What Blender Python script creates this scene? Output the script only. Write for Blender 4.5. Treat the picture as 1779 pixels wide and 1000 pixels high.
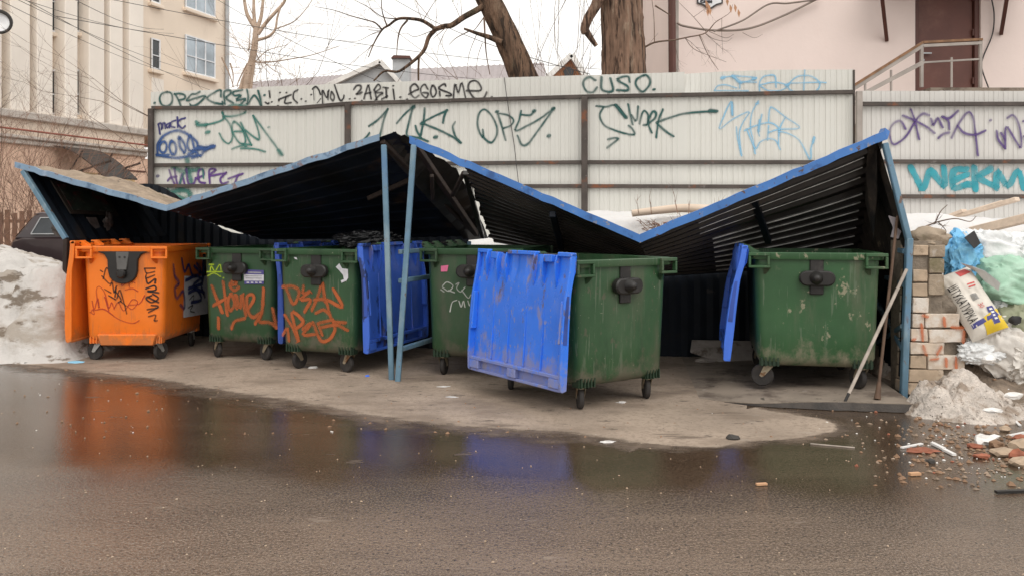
import bpy, bmesh, math, random
from mathutils import Vector, Matrix, noise
random.seed(7)
R = math.radians
S = bpy.context.scene
C = S.collection
for o in list(bpy.data.objects):
    bpy.data.objects.remove(o)

# ------------------------------------------------------------------ camera, sky, sun, exposure
FPX, CX, HV, EYE = 1500.0, 889.5, 385.0, 1.53      # focal length and horizon measured from the photograph
cam = bpy.data.cameras.new("camera")
cam.sensor_width = 36.0
cam.lens = 36.0 * FPX / 1779.0
cam.shift_y = -115.0 / 1779.0
cam.clip_end = 1000
camo = bpy.data.objects.new("camera", cam); C.objects.link(camo)
camo.location = (0, 0, EYE); camo.rotation_euler = (R(90), 0, 0)
S.camera = camo
S.cycles.transparent_max_bounces = 32

SUN_EL, SUN_AZ = R(50), R(160)
w = bpy.data.worlds.new("World"); S.world = w; w.use_nodes = True
nt = w.node_tree; nt.nodes.clear()
sky = nt.nodes.new("ShaderNodeTexSky"); sky.sky_type = 'NISHITA'; sky.sun_disc = False
sky.sun_elevation = SUN_EL; sky.sun_rotation = SUN_AZ; sky.dust_density = 6.0; sky.air_density = 1.5
hs = nt.nodes.new("ShaderNodeHueSaturation"); hs.inputs['Saturation'].default_value = 0.15
bg = nt.nodes.new("ShaderNodeBackground"); bg.inputs['Strength'].default_value = 0.11
mixw = nt.nodes.new("ShaderNodeMix"); mixw.data_type = 'RGBA'
mixw.inputs[0].default_value = 0.8
mixw.inputs[7].default_value = (13.4, 13.1, 12.6, 1)    # the even white overcast
out = nt.nodes.new("ShaderNodeOutputWorld")
nt.links.new(sky.outputs[0], hs.inputs['Color'])
nt.links.new(hs.outputs[0], mixw.inputs[6])
nt.links.new(mixw.outputs[2], bg.inputs[0])
nt.links.new(bg.outputs[0], out.inputs[0])
sun = bpy.data.lights.new("sun", 'SUN'); sun.energy = 0.9; sun.angle = R(35); sun.color = (1, .96, .9)
suno = bpy.data.objects.new("sun", sun); C.objects.link(suno)
suno.location = (0, -5, 20)
# azimuth measured clockwise from +Y like the sky's sun_rotation; the lamp points from the sun to the scene
sd = Vector((math.sin(SUN_AZ)*math.cos(SUN_EL), math.cos(SUN_AZ)*math.cos(SUN_EL), math.sin(SUN_EL)))
suno.rotation_euler = (-sd).to_track_quat('-Z', 'Y').to_euler()
vs = S.view_settings; vs.view_transform = 'Standard'; vs.look = 'None'; vs.exposure = 0.0; vs.gamma = 1; vs.use_curve_mapping = False

# ------------------------------------------------------------------ measuring helpers
def P(u, v, Y):
    "point at depth Y metres seen at photograph coordinate u, v"
    return Vector(((u-CX)/FPX*Y, Y, EYE+(HV-v)/FPX*Y))
def G(u, v, z=0.0):
    "point on the level z seen at u, v (below the horizon)"
    Y = (EYE-z)*FPX/(v-HV)
    return Vector(((u-CX)/FPX*Y, Y, z))
def onplane(u, v, p0, n):
    d = Vector(((u-CX)/FPX, 1, (HV-v)/FPX)); o = Vector((0, 0, EYE))
    t = (p0-o).dot(n)/d.dot(n)
    return o+d*t
def fbm(x, y, z=0.0, oct=5, H=0.9):
    return noise.fractal(Vector((x, y, z)), H, 2.1, oct, noise_basis='PERLIN_ORIGINAL')
def smooth(a, b, x):
    t = max(0, min(1, (x-a)/(b-a))); return t*t*(3-2*t)
def V(*a): return Vector(a)

# ------------------------------------------------------------------ materials
MATS = {}
def nd(t, k, **kw):
    n = t.nodes.new(k)
    for a, b in kw.items(): setattr(n, a, b)
    return n
def mat(name, col, rough=.7, metal=0., var=.12, vscale=3., bump=0., bscale=40., spots=(), rvar=0., spec=.5, coat=0., trans=0., bdist=.01, stretch=(1,1,1), sub=0., splash=None, edge=None):
    m = bpy.data.materials.new(name); m.use_nodes = True
    t = m.node_tree; b = t.nodes['Principled BSDF']; L = t.links.new
    tc = nd(t, 'ShaderNodeTexCoord'); oi = nd(t, 'ShaderNodeObjectInfo')
    ad = nd(t, 'ShaderNodeVectorMath', operation='MULTIPLY_ADD')
    cb = nd(t, 'ShaderNodeCombineXYZ')
    for i in range(3): L(oi.outputs['Random'], cb.inputs[i])
    ad.inputs[1].default_value = (37, 53, 71)
    L(cb.outputs[0], ad.inputs[0]); L(tc.outputs['Object'], ad.inputs[2])
    def ns(scale, detail=5, st=(1,1,1), rg=.6):
        mp = nd(t, 'ShaderNodeMapping'); mp.inputs['Scale'].default_value = st
        L(ad.outputs[0], mp.inputs[0])
        n = nd(t, 'ShaderNodeTexNoise'); n.inputs['Scale'].default_value = scale
        n.inputs['Detail'].default_value = detail; n.inputs['Roughness'].default_value = rg
        L(mp.outputs[0], n.inputs['Vector']); return n.outputs['Fac']
    def ramp(x, lo, hi, a=0., c=1.):
        r = nd(t, 'ShaderNodeMapRange', interpolation_type='SMOOTHSTEP')
        L(x, r.inputs[0]); r.inputs[1].default_value = lo; r.inputs[2].default_value = hi
        r.inputs[3].default_value = a; r.inputs[4].default_value = c; return r.outputs[0]
    def mx(f, a, c):
        k = nd(t, 'ShaderNodeMix', data_type='RGBA')
        if hasattr(f, 'links'): L(f, k.inputs[0])
        else: k.inputs[0].default_value = f
        for i, q in ((6, a), (7, c)):
            if hasattr(q, 'links'): L(q, k.inputs[i])
            else: k.inputs[i].default_value = (*q, 1)
        return k.outputs[2]
    lo = tuple(max(0, c*(1-var)) for c in col); hi = tuple(min(1, c*(1+var)) for c in col)
    cur = mx(ramp(ns(vscale, 6, stretch), .3, .7), lo, hi)
    rs = None
    for sp in spots:
        sc, scale, a, c2 = sp[:4]; st = sp[4] if len(sp) > 4 else (1,1,1); am = sp[5] if len(sp) > 5 else 1.
        cur = mx(ramp(ns(scale, 7, st, .65), a, c2, 0, am), cur, sc)
    if splash:      # mud thrown up from the road
        sc2, ztop, am2 = splash
        sz = nd(t, 'ShaderNodeSeparateXYZ'); L(tc.outputs['Object'], sz.inputs[0])
        g = ramp(sz.outputs[2], .1, ztop, .34, 0.); a1 = nd(t, 'ShaderNodeMath', operation='ADD'); L(g, a1.inputs[0]); L(ns(7, 7, (1,1,.7), .7), a1.inputs[1])
        cur = mx(ramp(a1.outputs[0], .60, .82, 0, am2), cur, sc2)
    if edge:        # ragged border: uv.y runs from 0 at the rim to 1 inside
        uv = nd(t, 'ShaderNodeUVMap'); sy = nd(t, 'ShaderNodeSeparateXYZ'); L(uv.outputs[0], sy.inputs[0])
        e1 = nd(t, 'ShaderNodeMath', operation='MULTIPLY_ADD'); L(ns(edge[0], 7, (1,1.5,1), .68), e1.inputs[0]); e1.inputs[1].default_value = edge[1]; L(sy.outputs[1], e1.inputs[2])
        L(ramp(e1.outputs[0], edge[2], edge[3]), b.inputs['Alpha'])
    L(cur, b.inputs['Base Color'])
    b.inputs['Metallic'].default_value = metal
    b.inputs['Specular IOR Level'].default_value = spec
    b.inputs['Coat Weight'].default_value = coat
    b.inputs['Transmission Weight'].default_value = trans
    if sub: b.inputs['Subsurface Weight'].default_value = sub; b.inputs['Subsurface Radius'].default_value = (.05, .04, .03)
    if rvar: L(ramp(ns(vscale*2.3, 5), .3, .7, max(.02, rough-rvar), min(1, rough+rvar)), b.inputs['Roughness'])
    else: b.inputs['Roughness'].default_value = rough
    if bump:
        bp = nd(t, 'ShaderNodeBump'); bp.inputs['Strength'].default_value = bump; bp.inputs['Distance'].default_value = bdist
        L(ns(bscale, 6, stretch), bp.inputs['Height']); L(bp.outputs[0], b.inputs['Normal'])
    MATS[name] = m
    return m
def spray(name, col, soft=.35, alpha=.95, skirt=.16):
    "spray paint on a ribbon: its edge thins out across the ribbon"
    m = bpy.data.materials.new(name); m.use_nodes = True
    t = m.node_tree; b = t.nodes['Principled BSDF']; L = t.links.new
    b.inputs['Base Color'].default_value = (*col, 1); b.inputs['Roughness'].default_value = .55
    uv = nd(t, 'ShaderNodeUVMap'); sx = nd(t, 'ShaderNodeSeparateXYZ'); L(uv.outputs[0], sx.inputs[0])
    a = nd(t, 'ShaderNodeMath', operation='SUBTRACT'); L(sx.outputs[1], a.inputs[0]); a.inputs[1].default_value = .5
    c0 = nd(t, 'ShaderNodeMath', operation='ABSOLUTE'); L(a.outputs[0], c0.inputs[0])
    c = nd(t, 'ShaderNodeMath', operation='MULTIPLY'); L(c0.outputs[0], c.inputs[0]); c.inputs[1].default_value = 1.6
    n = nd(t, 'ShaderNodeTexNoise'); n.inputs['Scale'].default_value = 9; n.inputs['Detail'].default_value = 4
    tc = nd(t, 'ShaderNodeTexCoord'); L(tc.outputs['Object'], n.inputs['Vector'])
    d = nd(t, 'ShaderNodeMath', operation='MULTIPLY_ADD'); L(n.outputs[0], d.inputs[0]); d.inputs[1].default_value = .22; L(c.outputs[0], d.inputs[2])
    r = nd(t, 'ShaderNodeMapRange', interpolation_type='SMOOTHSTEP'); L(d.outputs[0], r.inputs[0])
    r.inputs[1].default_value = .6-soft; r.inputs[2].default_value = .6; r.inputs[3].default_value = alpha; r.inputs[4].default_value = 0
    n2 = nd(t, 'ShaderNodeTexNoise'); n2.inputs['Scale'].default_value = 3.2; n2.inputs['Detail'].default_value = 6; L(tc.outputs['Object'], n2.inputs['Vector'])
    r2 = nd(t, 'ShaderNodeMapRange'); L(n2.outputs[0], r2.inputs[0]); r2.inputs[1].default_value = .32; r2.inputs[2].default_value = .6; r2.inputs[3].default_value = .55; r2.inputs[4].default_value = 1
    mu = nd(t, 'ShaderNodeMath', operation='MULTIPLY'); L(r.outputs[0], mu.inputs[0]); L(r2.outputs[0], mu.inputs[1])
    fine = nd(t, 'ShaderNodeTexNoise'); fine.inputs['Scale'].default_value = 90; fine.inputs['Detail'].default_value = 2; L(tc.outputs['Object'], fine.inputs['Vector'])
    r3 = nd(t, 'ShaderNodeMapRange', interpolation_type='SMOOTHSTEP'); L(c0.outputs[0], r3.inputs[0])
    for i_, q_ in enumerate((.15, .5, skirt*1.6, 0)): r3.inputs[i_+1].default_value = q_
    sk_ = nd(t, 'ShaderNodeMath', operation='MULTIPLY'); L(r3.outputs[0], sk_.inputs[0]); L(fine.outputs[0], sk_.inputs[1])
    mm = nd(t, 'ShaderNodeMath', operation='MAXIMUM'); L(mu.outputs[0], mm.inputs[0]); L(sk_.outputs[0], mm.inputs[1])
    L(mm.outputs[0], b.inputs['Alpha'])
    MATS[name] = m
    return m

# ------------------------------------------------------------------ mesh collecting
class MB:
    def __init__(s): s.v = []; s.f = []; s.uv = {}
    def add(s, vs, fs):
        k = len(s.v); s.v += [Vector(q) for q in vs]
        s.f += [tuple(k+i for i in f) for f in fs]; return s
    def hexa(s, p):
        return s.add(p, [(0,3,2,1),(4,5,6,7),(0,1,5,4),(1,2,6,5),(2,3,7,6),(3,0,4,7)])
    def box(s, x0, x1, y0, y1, z0, z1):
        return s.hexa([(x0,y0,z0),(x1,y0,z0),(x1,y1,z0),(x0,y1,z0),(x0,y0,z1),(x1,y0,z1),(x1,y1,z1),(x0,y1,z1)])
    def bar(s, p, q, wd, ht=None, up=(0,0,1)):
        p, q = Vector(p), Vector(q); ht = ht or wd
        d = (q-p).normalized(); up = Vector(up)
        if abs(d.dot(up)) > .97: up = Vector((0,1,0))
        a = d.cross(up).normalized()*wd/2; b = a.cross(d).normalized()*ht/2
        return s.hexa([p-a-b, p+a-b, q+a-b, q-a-b, p-a+b, p+a+b, q+a+b, q-a+b])
    def tube(s, pts, rad, n=8, caps=True, bumpf=None):
        pts = [Vector(p) for p in pts]; m = len(pts)
        if not isinstance(rad, (list, tuple)): rad = [rad]*m
        k = len(s.v); ref = None
        for i, p in enumerate(pts):
            d = (pts[min(i+1, m-1)]-pts[max(i-1, 0)])
            d = d.normalized() if d.length > 1e-9 else Vector((0,0,1))
            if ref is None: ref = Vector((0,0,1)) if abs(d.z) < .9 else Vector((1,0,0))
            a = d.cross(ref)
            if a.length < 1e-4: a = d.orthogonal()
            a.normalize(); b = d.cross(a).normalized(); ref = a.cross(d)
            ref = b if abs(d.dot(b)) < .9 else ref
            ref = a.cross(d).normalized()
            for j in range(n):
                t = 2*math.pi*j/n
                r = rad[i]*(bumpf(i, t, p) if bumpf else 1)
                s.v.append(p+a*math.cos(t)*r+b*math.sin(t)*r)
        for i in range(m-1):
            for j in range(n):
                s.f.append((k+i*n+j, k+i*n+(j+1)%n, k+(i+1)*n+(j+1)%n, k+(i+1)*n+j))
        if caps:
            s.f.append(tuple(k+j for j in range(n))[::-1]); s.f.append(tuple(k+(m-1)*n+j for j in range(n)))
        return s
    def prism(s, poly, ext):
        ext = Vector(ext); n = len(poly); poly = [Vector(p) for p in poly]
        k = len(s.v); s.v += poly+[p+ext for p in poly]
        s.f.append(tuple(range(k, k+n))[::-1]); s.f.append(tuple(range(k+n, k+2*n)))
        for i in range(n): s.f.append((k+i, k+(i+1)%n, k+n+(i+1)%n, k+n+i))
        return s
    def lathe(s, prof, c, axis, n=16):
        "prof: list of (radius, along)"
        c = Vector(c); ax = Vector(axis).normalized(); a = ax.orthogonal().normalized(); b = ax.cross(a)
        k = len(s.v); m = len(prof)
        for r, h in prof:
            for j in range(n):
                t = 2*math.pi*j/n; s.v.append(c+ax*h+(a*math.cos(t)+b*math.sin(t))*r)
        for i in range(m-1):
            for j in range(n): s.f.append((k+i*n+j, k+i*n+(j+1)%n, k+(i+1)*n+(j+1)%n, k+(i+1)*n+j))
        s.f.append(tuple(k+j for j in range(n))[::-1]); s.f.append(tuple(k+(m-1)*n+j for j in range(n)))
        return s
    def loft(s, rings, caps=(True, True)):
        k = len(s.v); n = len(rings[0]); m = len(rings)
        for r in rings: s.v += [Vector(p) for p in r]
        for i in range(m-1):
            for j in range(n): s.f.append((k+i*n+j, k+i*n+(j+1)%n, k+(i+1)*n+(j+1)%n, k+(i+1)*n+j))
        if caps[0]: s.f.append(tuple(k+j for j in range(n))[::-1])
        if caps[1]: s.f.append(tuple(k+(m-1)*n+j for j in range(n)))
        return s
    def grid(s, fn, nu, nv, flip=False):
        k = len(s.v)
        for i in range(nu+1):
            for j in range(nv+1): s.v.append(Vector(fn(i/nu, j/nv)))
        for i in range(nu):
            for j in range(nv):
                a = k+i*(nv+1)+j; f = (a, a+nv+1, a+nv+2, a+1)
                s.f.append(f[::-1] if flip else f)
        return s
    def moved(s, M):
        for i, p in enumerate(s.v): s.v[i] = M @ p
        return s

def build(name, mb, m, parent=None, inv=None, smoothang=35, bevel=0.):
    me = bpy.data.meshes.new(name)
    vs = [inv @ p for p in mb.v] if inv else mb.v
    me.from_pydata([tuple(p) for p in vs], [], mb.f)
    if mb.uv:
        l = me.uv_layers.new(name="UVMap")
        for lp in me.loops: l.data[lp.index].uv = mb.uv.get(lp.vertex_index, (0, 0))
    if bevel:
        b = bmesh.new(); b.from_mesh(me)
        bmesh.ops.recalc_face_normals(b, faces=b.faces)
        es = [e for e in b.edges if len(e.link_faces) == 2 and e.calc_face_angle(0) > R(30)]
        bmesh.ops.bevel(b, geom=es, offset=bevel, segments=1, affect='EDGES', clamp_overlap=True)
        b.to_mesh(me); b.free()
    if smoothang:
        me.shade_smooth(); me.set_sharp_from_angle(angle=R(smoothang))
    me.materials.append(MATS[m] if isinstance(m, str) else m)
    o = bpy.data.objects.new(name, me); C.objects.link(o)
    if parent: o.parent = parent
    return o
def tag(o, label=None, cat=None, group=None, kind=None):
    if label: o['label'] = label
    if cat: o['category'] = cat
    if group: o['group'] = group
    if kind: o['kind'] = kind
    return o
class Thing:
    "an Empty at the thing's base that parents its parts; parts are given in the thing's own axes, or in world axes with world=True"
    def __init__(s, name, label, cat, loc=(0,0,0), rz=0., group=None):
        s.o = bpy.data.objects.new(name, None); C.objects.link(s.o); s.o.empty_display_size = .2
        s.o.location = loc; s.o.rotation_euler = (0, 0, rz)
        s.M = Matrix.Translation(Vector(loc)) @ Matrix.Rotation(rz, 4, 'Z'); s.I = s.M.inverted()
        tag(s.o, label, cat, group)
    def part(s, name, mb, m, parent=None, world=False, label=None, kind=None, smoothang=35, bevel=0.):
        o = build(name, mb, m, parent or s.o, s.I if world else None, smoothang, bevel)
        return tag(o, label, kind=kind)
def single(name, label, cat, mb, m, group=None, smoothang=35, bevel=0., kind=None):
    xs = [p.x for p in mb.v]; ys = [p.y for p in mb.v]; z = min(p.z for p in mb.v)
    c = Vector(((min(xs)+max(xs))/2, (min(ys)+max(ys))/2, z))
    o = build(name, mb, m, None, Matrix.Translation(-c), smoothang, bevel); o.location = c
    return tag(o, label, cat, group, kind)
def structure(name, mb, m, smoothang=35):
    return tag(build(name, mb, m, smoothang=smoothang), kind='structure')

def catmull(pts, n=5):
    if len(pts) < 3: return [Vector(p) for p in pts]
    q = [Vector(p) for p in pts]
    closed = (q[0]-q[-1]).length < 1e-6
    o = []
    for i in range(len(q)-1):
        p0 = q[i-1] if i > 0 else (q[-2] if closed else q[0]*2-q[1])
        p1, p2 = q[i], q[i+1]
        p3 = q[i+2] if i+2 < len(q) else (q[1] if closed else p2*2-p1)
        for k in range(n):
            t = k/n
            o.append(.5*((2*p1)+(-p0+p2)*t+(2*p0-5*p1+4*p2-p3)*t*t+(-p0+3*p1-3*p2+p3)*t**3))
    o.append(q[-1]); return o
class Paint:
    "strokes of paint on a plane"
    off = 0
    def __init__(s, proj, nrm, base=.003):
        s.mb = MB(); s.proj = proj; s.n = nrm.normalized(); s.k = 0; s.base = base
    def stroke(s, pts, wpx, n=5):
        if len(pts) == 1: pts = [(pts[0][0]-wpx*.04, pts[0][1]), (pts[0][0]+wpx*.04, pts[0][1])]
        pp = catmull([Vector((a, b, 0)) for a, b in pts], n)
        W = [s.proj(p.x, p.y) for p in pp]
        hw = wpx/2*W[0].y/FPX*2.5
        # round ends
        d0 = (W[0]-W[1]).normalized(); d1 = (W[-1]-W[-2]).normalized()
        pts2 = [W[0]+d0*hw*.62*t for t in (1, .7, .35)]+W+[W[-1]+d1*hw*.62*t for t in (.35, .7, 1)]
        ws = [.15, .7, .93]+[1]*len(W)+[.93, .7, .15]
        k = len(s.mb.v); L = 0; m = len(pts2)
        for i, p in enumerate(pts2):
            d = pts2[min(i+1, m-1)]-pts2[max(i-1, 0)]
            a = s.n.cross(d)
            a = a.normalized() if a.length > 1e-9 else Vector((0,0,1))
            lift = s.n*(s.base+s.k*.00035+i*.00001)
            wv = 1+.22*noise.noise(Vector((p.x*4.5, p.z*4.5, s.k*1.7)))+.10*noise.noise(Vector((p.x*19, p.z*19, s.k)))
            s.mb.v += [p+a*hw*ws[i]*wv+lift, p-a*hw*ws[i]*wv+lift]
            s.mb.uv[k+2*i] = (L, 0); s.mb.uv[k+2*i+1] = (L, 1)
            if i+1 < m: L += (pts2[i+1]-p).length
        for i in range(m-1): s.mb.f.append((k+2*i, k+2*i+1, k+2*i+3, k+2*i+2))
        s.k += 1
        return s
    def many(s, reg, wz, strokes, n=5):
        x0, y0, sc = reg
        for st in strokes: s.stroke([(x0+a/sc, y0+b/sc) for a, b in st], wz/sc, n)
        return s
# ------------------------------------------------------------------ material library
mat('cream', (.80,.68,.56), .85, var=.06, vscale=.4, bump=.15, bscale=20, spots=[((.42,.34,.27), .5, .55, .85, (1,1,.25), .5)])
mat('cream_light', (.86,.79,.71), .85, var=.05, vscale=.5, bump=.15, bscale=20, spots=[((.5,.44,.38), .9, .58, .85, (1,1,.15), .45)])
mat('peach', (.76,.53,.40), .85, var=.08, vscale=.6, bump=.2, bscale=15, spots=[((.62,.40,.28), .8, .5, .8)])
mat('stucco_grey', (.55,.50,.45), .85, var=.1, vscale=1, spots=[((.3,.26,.22), 1.5, .5, .75)])
mat('ochre_trim', (.62,.42,.2), .8)
mat('pink_wall', (.82,.69,.64), .9, var=.04, vscale=.5, bump=.25, bscale=14, spots=[((.70,.56,.51), .7, .58, .85, (1,1,.5), .5), ((.4,.33,.3), 9, .72, .8)])
mat('brown_door', (.13,.045,.032), .5, var=.15, vscale=1.2, spots=[((.19,.085,.06), 1.5, .5, .75)])
mat('brown_frame', (.10,.035,.025), .5)
mat('glass', (.34,.40,.45), .08, var=.3, vscale=.8, spec=.8)
mat('dark_glass', (.03,.035,.04), .1, var=.3, vscale=2)
mat('white_frame', (.75,.76,.78), .4)
mat('dark_iron', (.025,.022,.02), .6, var=.2)
mat('red_pipe', (.32,.08,.05), .6)
mat('wire', (.06,.055,.055), .7)
mat('wall_cable', (.25,.2,.17), .7)
mat('rail_grey', (.33,.29,.26), .45, metal=.3, var=.15)
mat('rail_rust', (.23,.12,.06), .7, var=.25, vscale=8)
mat('fence_sheet', (.63,.62,.575), .42, var=.035, vscale=.8, spots=[((.58,.55,.49), 1.2, .55, .9, (1,1,.2), .5), ((.60,.66,.66), .9, .62, .8, (1,1,1), .4), ((.4,.3,.2), 14, .74, .8, (1,1,.3), .6)])
mat('fence_sheet_grey', (.58,.56,.53), .42, var=.035, vscale=.8, spots=[((.5,.48,.45), 1.2, .55, .9, (1,1,.2), .5), ((.4,.3,.2), 14, .74, .8, (1,1,.3), .6)])
mat('fence_metal', (.075,.06,.052), .6, metal=.2, var=.25, vscale=4, spots=[((.20,.07,.03), 3, .56, .68), ((.15,.13,.12), 9, .62, .7)])
mat('bark', (.23,.14,.095), .95, var=.35, vscale=9, bump=1., bscale=16, bdist=.09, stretch=(1,1,.13), spots=[((.05,.028,.018), 14, .50, .60, (1,1,.10)), ((.34,.25,.18), 11, .54, .68, (1,1,.16), .8)])
mat('bark_lean', (.16,.095,.06), .95, var=.35, vscale=9, bump=1., bscale=16, bdist=.09, stretch=(1,1,.13), spots=[((.04,.024,.015), 13, .48, .58, (1,1,.12)), ((.26,.18,.12), 11, .54, .68, (1,1,.16), .7), ((.14,.13,.07), 1.2, .5, .7, (1,1,.6), .5)])
mat('pale_bark', (.50,.38,.29), .9, var=.2, vscale=5, bump=.5, bscale=20, spots=[((.10,.07,.05), 6, .6, .66, (1,1,3))])
mat('twig', (.16,.105,.075), .9, var=.3, vscale=3)
mat('twig_red', (.24,.14,.10), .9, var=.3, vscale=2)
mat('twig_pale', (.36,.26,.19), .9, var=.3, vscale=2)
mat('roof_slate', (.36,.32,.32), .8, var=.08, vscale=1)
mat('roof_white', (.75,.73,.7), .8)
mat('zinc', (.42,.43,.44), .5, metal=.3, var=.1)
mat('orange_brick', (.55,.26,.14), .9, var=.1)
mat('snow', (.56,.53,.50), .8, var=.06, vscale=3, bump=.5, bscale=9, bdist=.05, spots=[((.34,.285,.23), 1.3, .48, .62, (1,1,2.2), .8), ((.16,.12,.085), 1.9, .56, .63, (1,1,2.6), .9), ((.10,.08,.06), 16, .67, .71, (1,1,1), .7)])
mat('snow_clean', (.66,.645,.635), .7, var=.03, vscale=2, bump=.4, bscale=5, bdist=.06, spots=[((.6,.55,.5), 2, .6, .8, (1,1,1), .5)], sub=.15)
mat('snow_dirty', (.70,.62,.55), .85, var=.2, vscale=9, bump=1., bscale=30, bdist=.05, spots=[((.30,.22,.16), 4.5, .5, .62, (1,1,1), .85), ((.14,.10,.07), 8, .58, .66, (1,1,1), .8), ((.06,.045,.035), 34, .62, .67)])
mat('soil', (.26,.20,.15), .95, var=.3, vscale=6, bump=1., bscale=26, bdist=.03, spots=[((.55,.48,.42), 2.5, .52, .62, (1,1,1), .8), ((.36,.29,.23), 8, .56, .64), ((.05,.035,.028), 5, .58, .68), ((.6,.56,.52), 40, .7, .73)])

# ------------------------------------------------------------------ ground: wet asphalt sheet, dry paving, slab
def wet_asphalt():
    m = bpy.data.materials.new('wet_asphalt'); m.use_nodes = True
    t = m.node_tree; b = t.nodes['Principled BSDF']; L = t.links.new
    tc = nd(t, 'ShaderNodeTexCoord')
    def ns(scale, detail=6, st=(1,1,1), rg=.6):
        mp = nd(t, 'ShaderNodeMapping'); mp.inputs['Scale'].default_value = st; L(tc.outputs['Object'], mp.inputs[0])
        n = nd(t, 'ShaderNodeTexNoise'); n.inputs['Scale'].default_value = scale; n.inputs['Detail'].default_value = detail; n.inputs['Roughness'].default_value = rg
        L(mp.outputs[0], n.inputs[0]); return n.outputs[0]
    def ramp(x, lo, hi, a=0., c=1.):
        r = nd(t, 'ShaderNodeMapRange', interpolation_type='SMOOTHSTEP'); L(x, r.inputs[0])
        for i, q in enumerate((lo, hi, a, c)): r.inputs[i+1].default_value = q
        return r.outputs[0]
    def mx(f, a, c):
        k = nd(t, 'ShaderNodeMix', data_type='RGBA'); L(f, k.inputs[0])
        for i, q in ((6, a), (7, c)):
            if hasattr(q, 'links'): L(q, k.inputs[i])
            else: k.inputs[i].default_value = (*q, 1)
        return k.outputs[2]
    def math_(op, a, c):
        k = nd(t, 'ShaderNodeMath', operation=op)
        for i, q in ((0, a), (1, c)):
            if hasattr(q, 'links'): L(q, k.inputs[i])
            else: k.inputs[i].default_value = q
        return k.outputs[0]
    sx = nd(t, 'ShaderNodeSeparateXYZ'); L(tc.outputs['Object'], sx.inputs[0])
    # water stands along the paving and thins out towards the middle of the road
    dist = math_('ADD', math_('MULTIPLY', sx.outputs[0], .10), sx.outputs[1])
    film = ramp(math_('ADD', dist, math_('MULTIPLY', math_('SUBTRACT', ns(.55, 4), .5), 1.8)), 3.9, 5.5)
    puddle = ramp(ns(.8, 3, (1,1.6,1)), .42, .62)
    wet = math_('MAXIMUM', film, math_('MULTIPLY', puddle, .35))
    col = mx(ramp(ns(.9, 5, (1,1.8,1)), .3, .7), (.066,.043,.028), (.125,.088,.062))
    col = mx(math_('MULTIPLY', ramp(ns(1.1, 4, (.18,2.2,1)), .5, .68), .6), col, (.155,.115,.085))
    col = mx(ramp(ns(75, 3), .46, .6), col, (.155,.120,.092))
    col = mx(ramp(ns(48, 3), .56, .66), col, (.035,.024,.017))
    col = mx(ramp(ns(130, 2), .62, .72), col, (.30,.25,.21))
    dry = math_('MULTIPLY', ramp(ns(2.3, 5, (1,2.4,1)), .64, .72), .8)
    col = mx(dry, col, (.17,.135,.105))
    grime = ramp(ns(4.5, 6, (1,2,1)), .66, .7)
    col = mx(math_('MULTIPLY', grime, .7), col, (.16,.13,.10))
    soak = nd(t, 'ShaderNodeMix', data_type='RGBA', blend_type='MULTIPLY'); soak.inputs[0].default_value = 1
    L(col, soak.inputs[6]); L(mx(film, (1.5,1.42,1.36), (.62,.56,.50)), soak.inputs[7]); col = soak.outputs[2]
    L(col, b.inputs['Base Color'])
    ro = math_('ADD', math_('MULTIPLY', math_('SUBTRACT', 1., wet), .15), math_('MULTIPLY', ns(25, 4), .13))
    ro = math_('ADD', ro, math_('MULTIPLY', dry, .4))
    L(ro, b.inputs['Roughness'])
    b.inputs['Specular IOR Level'].default_value = .8
    bp = nd(t, 'ShaderNodeBump'); bp.inputs['Distance'].default_value = .014
    L(math_('ADD', math_('MULTIPLY', math_('SUBTRACT', 1., wet), .75), .10), bp.inputs['Strength'])
    h = math_('ADD', ns(80, 3), math_('MULTIPLY', ns(30, 4), 1.1)); L(h, bp.inputs['Height'])
    L(bp.outputs[0], b.inputs['Normal'])
    MATS['wet_asphalt'] = m
wet_asphalt()
mat('dry_paving', (.36,.282,.218), .9, var=.15, vscale=1.6, bump=.8, bscale=70, bdist=.010, spots=[((.22,.165,.122), 1.3, .46, .66, (1,1.6,1), .85), ((.24,.185,.14), 30, .5, .6, (1,1,1), .6), ((.13,.095,.07), 2.2, .60, .70, (.5,2.2,1), .8), ((.10,.075,.055), 4.5, .6, .68, (1,1.8,1), .85), ((.38,.32,.27), 3, .6, .75, (1,1.5,1), .6), ((.06,.045,.035), 13, .68, .71), ((.55,.5,.45), 60, .7, .74)], edge=(4.5,.9,.66,.98))
mat('slab_concrete', (.27,.22,.175), .9, var=.15, vscale=2, bump=.6, bscale=50, bdist=.008, spots=[((.12,.09,.07), 2.5, .48, .66), ((.45,.40,.35), 6, .62, .72, (1,1,1), .7), ((.05,.04,.03), 9, .62, .68)])

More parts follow.
